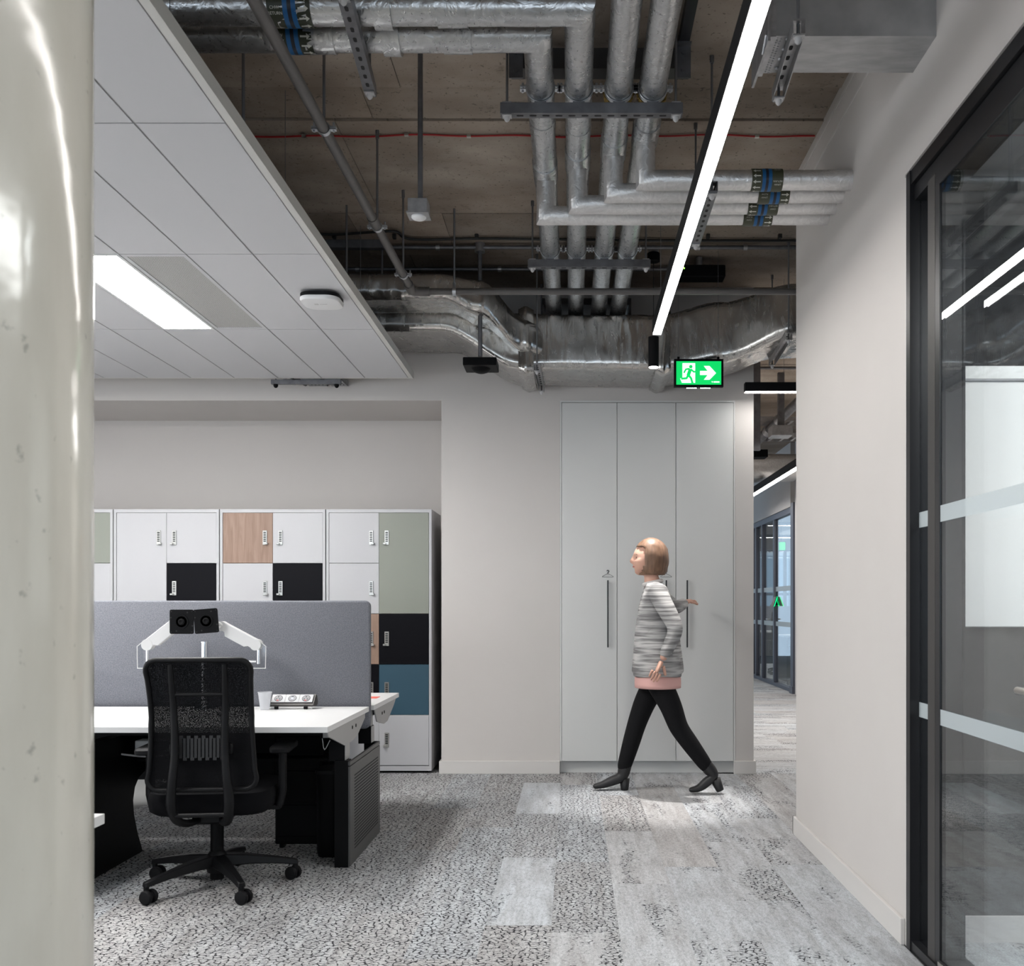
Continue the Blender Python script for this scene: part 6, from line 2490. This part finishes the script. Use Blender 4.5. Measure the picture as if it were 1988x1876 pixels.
mb.prism([lq(1495.5, 1177), lq(1502, 1159), lq(1506, 1159), lq(1500.5, 1177)], 'xz', 14.86, 14.89)
mb.build('return_face', M['bracket'], t)
for px in (1505, 1512):
    q = lq(px, 1160)
    MB().cyl((q[0], 14.92, q[1]), (q[0], 14.92, 3.4), 0.003, 6).build('suspension_wire', M['rod'], t)

# far office: window wall with a facade beyond
t = bpy.data.objects.new('window_4', None)
COL.objects.link(t)
t.location = (5.5, 22.1, 0)
struct(t, 'bright window band of the far office with a facade outside', 'window')
mb = MB()
mb.box(3.1, 22.0, 0, 8.4, 22.15, 1.0).box(3.1, 22.0, 2.45, 8.4, 22.15, SLAB + 0.02)
mb.build('window_wall', M['wall'], t)
mb = MB()
for x in (3.1, 4.10, 4.75, 5.2, 5.9, 6.7, 7.5, 8.35):
    mb.box(x - 0.03, 22.0, 1.0, x + 0.03, 22.1, 2.45)
mb.build('window_frame', M['slate_frame'], t)
MB().box(3.1, 22.03, 1.0, 8.4, 22.04, 2.45).build('window_pane', M['glass_thin'], t)
t = thing('facade', 'pale blue panelled building outside the far windows', 'building', (6, 30, 0))
mb = MB()
for i in range(8):
    for j in range(4):
        mb.box(3.0 + i * 0.9, 29.9, -1 + j * 1.3, 3.86 + i * 0.9, 30.0, 0.22 + j * 1.3)
mb.build('facade_panel', M['facade'], t)
MB().box(2.5, 30.0, -3, 10.5, 31.0, 4.2).build('wall', M['slate_frame'], t)

# desks and chairs behind the far glass
for i, (yy, lab) in enumerate(((15.6, 'white desk with dark modesty panel just inside the far glass'), (18.2, 'white desk deeper inside the far glazed office'))):
    t = thing('office_desk', lab, 'desk', (4.2, yy, 0), group='desks behind the far glass')
    MB().box(3.35, yy, 0.71, 5.6, yy + 0.8, 0.735).build('desktop', M['desk_lam'], t)
    MB().box(3.40, yy + 0.7, 0.10, 5.5, yy + 0.73, 0.70).build('modesty_panel', M['black'], t)
    MB().box(3.40, yy + 0.05, 0, 3.46, yy + 0.7, 0.70).build('leg', M['black'], t)
    MB().box(5.5, yy + 0.05, 0, 5.56, yy + 0.7, 0.70).build('leg', M['black'], t)
    MB().box(3.35, yy + 0.81, 0.60, 5.6, yy + 0.84, 1.20).build('screen', M['screen'], t)
    arm = thing('monitor_mount', 'white monitor arm on the %s desk behind the far glass' % ('nearer' if i == 0 else 'deeper'), 'monitor arm', (3.95, yy + 0.6, 0.735), group='monitor arms behind the far glass')
    MB().cyl((3.95, yy + 0.6, 0.736), (3.95, yy + 0.6, 1.05), 0.02, 12).build('post', M['chrome'], arm, 40)
    MB().box(3.80, yy + 0.55, 1.0, 4.1, yy + 0.6, 1.08, 0.01).build('arm', M['arm_white'], arm)
    MB().box(3.78, yy + 0.50, 0.95, 3.92, yy + 0.52, 1.09).build('mounting_plate', M['black'], arm)
locs = [((3.60, 14.95, 0), 0.4, 'black task chair nearest the end post behind the far glass'), ((3.75, 17.4, 0), -0.3, 'black task chair further along behind the far glass')]
for loc, rz, lab in locs:
    dup(ch, loc, rz, lab, 'task chairs behind the far glass')
t = thing('exit_sign', 'small green exit sign hanging inside the far glazed office', 'exit sign', (3.55, 17.0, 2.2))
MB().box(3.53, 17.0, 2.16, 3.67, 17.03, 2.30).build('sign_face', M['sign_green'], t)
MB().box(3.52, 17.005, 2.15, 3.68, 17.04, 2.31).build('frame', M['black'], t)
MB().cyl((3.6, 17.02, 2.3), (3.6, 17.02, SLAB), 0.004, 6).build('stem', M['black'], t)
for i, (yy, zz) in enumerate(((16.6, 2.55), (19.5, 2.55))):
    pendant('white-lit linear pendant %s inside the far office' % ('nearer' if i == 0 else 'deeper'), (3.3, yy), (7.5, yy), zz, w=0.06, h=0.06, cables=(0.05, 0.9))

# services over the corridor
t = thing('service_pipe', 'grey pipe climbing diagonally under the corridor soffit', 'pipe', (2.3, 10.5, 3.2))
a, b = at(1465, 862, 11.5), at(1550, 780, 10.2)
mb = MB()
mb.tube([a + (a - b) * 0.5, b + (b - a) * 0.25], 0.05, 16)
mb.build('pipe_run', M['galv_dark'], t, 50)
mb = MB()
for k_ in (0.35, 0.62):
    p = a.lerp(b, k_)
    d = (b - a).normalized()
    mb.cyl(p - d * 0.05, p + d * 0.05, 0.062, 16)
mb.build('coupling', M['galv'], t, 40)
for i, (zz, yy, lab) in enumerate(((3.24, 10.9, 'perforated cable ladder crossing the corridor soffit'), (3.13, 11.3, 'lower perforated cable ladder crossing the corridor soffit'))):
    t = thing('cable_ladder', lab, 'cable tray', (2.2, yy, zz), group='cable ladders over the corridor')
    mb = MB()
    mb.box(1.32, yy, zz, 2.95, yy + 0.012, zz + 0.05).box(1.32, yy + 0.28, zz, 2.95, yy + 0.292, zz + 0.05)
    mb.build('side_rail', M['galv'], t)
    mb = MB()
    for q in range(12):
        mb.box(1.38 + q * 0.13, yy + 0.012, zz, 1.41 + q * 0.13, yy + 0.28, zz + 0.02)
    mb.build('rung', M['galv'], t)
for i, (px, Y) in enumerate(((1470, 9.0), (1517, 9.6))):
    p = at(px, 900, Y)
    o = MB().box(p.x - 0.03, Y, (2.62, 2.86)[i], p.x + 0.03, Y + 0.05, SLAB).build('drop_rod', M['galv_dark'])
    tag(o, ('dark steel drop post beside the wall edge over the corridor', 'dark steel drop post carrying a box over the corridor')[i], 'post', 'drop posts over the corridor')
p = at(1517, 832, 9.6)
o = MB().box(p.x - 0.11, 9.5, 2.84, p.x + 0.09, 9.7, 2.94, 0.004).build('junction_box', M['galv'])
tag(o, 'galvanised box at the foot of the corridor drop post', 'box')
p = at(1478, 873, 11.8)
o = MB().box(p.x - 0.25, 11.8, 2.98, p.x + 0.08, 12.0, 3.07, 0.005).build('driver_box', M['black'])
tag(o, 'black box under the corridor soffit at the wall edge', 'driver box')
t = thing('foil_duct', 'short foil-wrapped duct far down the corridor', 'duct', (2.4, 13.0, 3.0))
foil_duct('duct_wrap', [(1.4, 12.6, 13.2, 2.84, 3.14, 0.08), (2.2, 12.6, 13.2, 2.84, 3.14, 0.08), (2.95, 12.65, 13.25, 2.86, 3.16, 0.08)], t, M['foil_white'], 2.0, step=0.04, n=48, seed=9)
t = thing('conduit', 'thin conduit crossing the corridor soffit', 'conduit', (2.0, 8.6, SLAB - 0.02))
MB().tube([(1.32, 8.6, SLAB - 0.02), (2.95, 8.6, SLAB - 0.02)], 0.014, 10).build('conduit_run', M['galv_dark'], t, 50)
MB().tube([(1.32, 9.3, SLAB - 0.03), (2.95, 9.3, SLAB - 0.03)], 0.014, 10).build('conduit_run', M['galv_dark'], t, 50)
o = MB().box(1.32, 14.5, 2.3, 2.0, 15.2, 3.0).build('wall_box', M['wall'])
tag(o, 'off-white boxed-in bulkhead high at the corridor side', 'bulkhead')
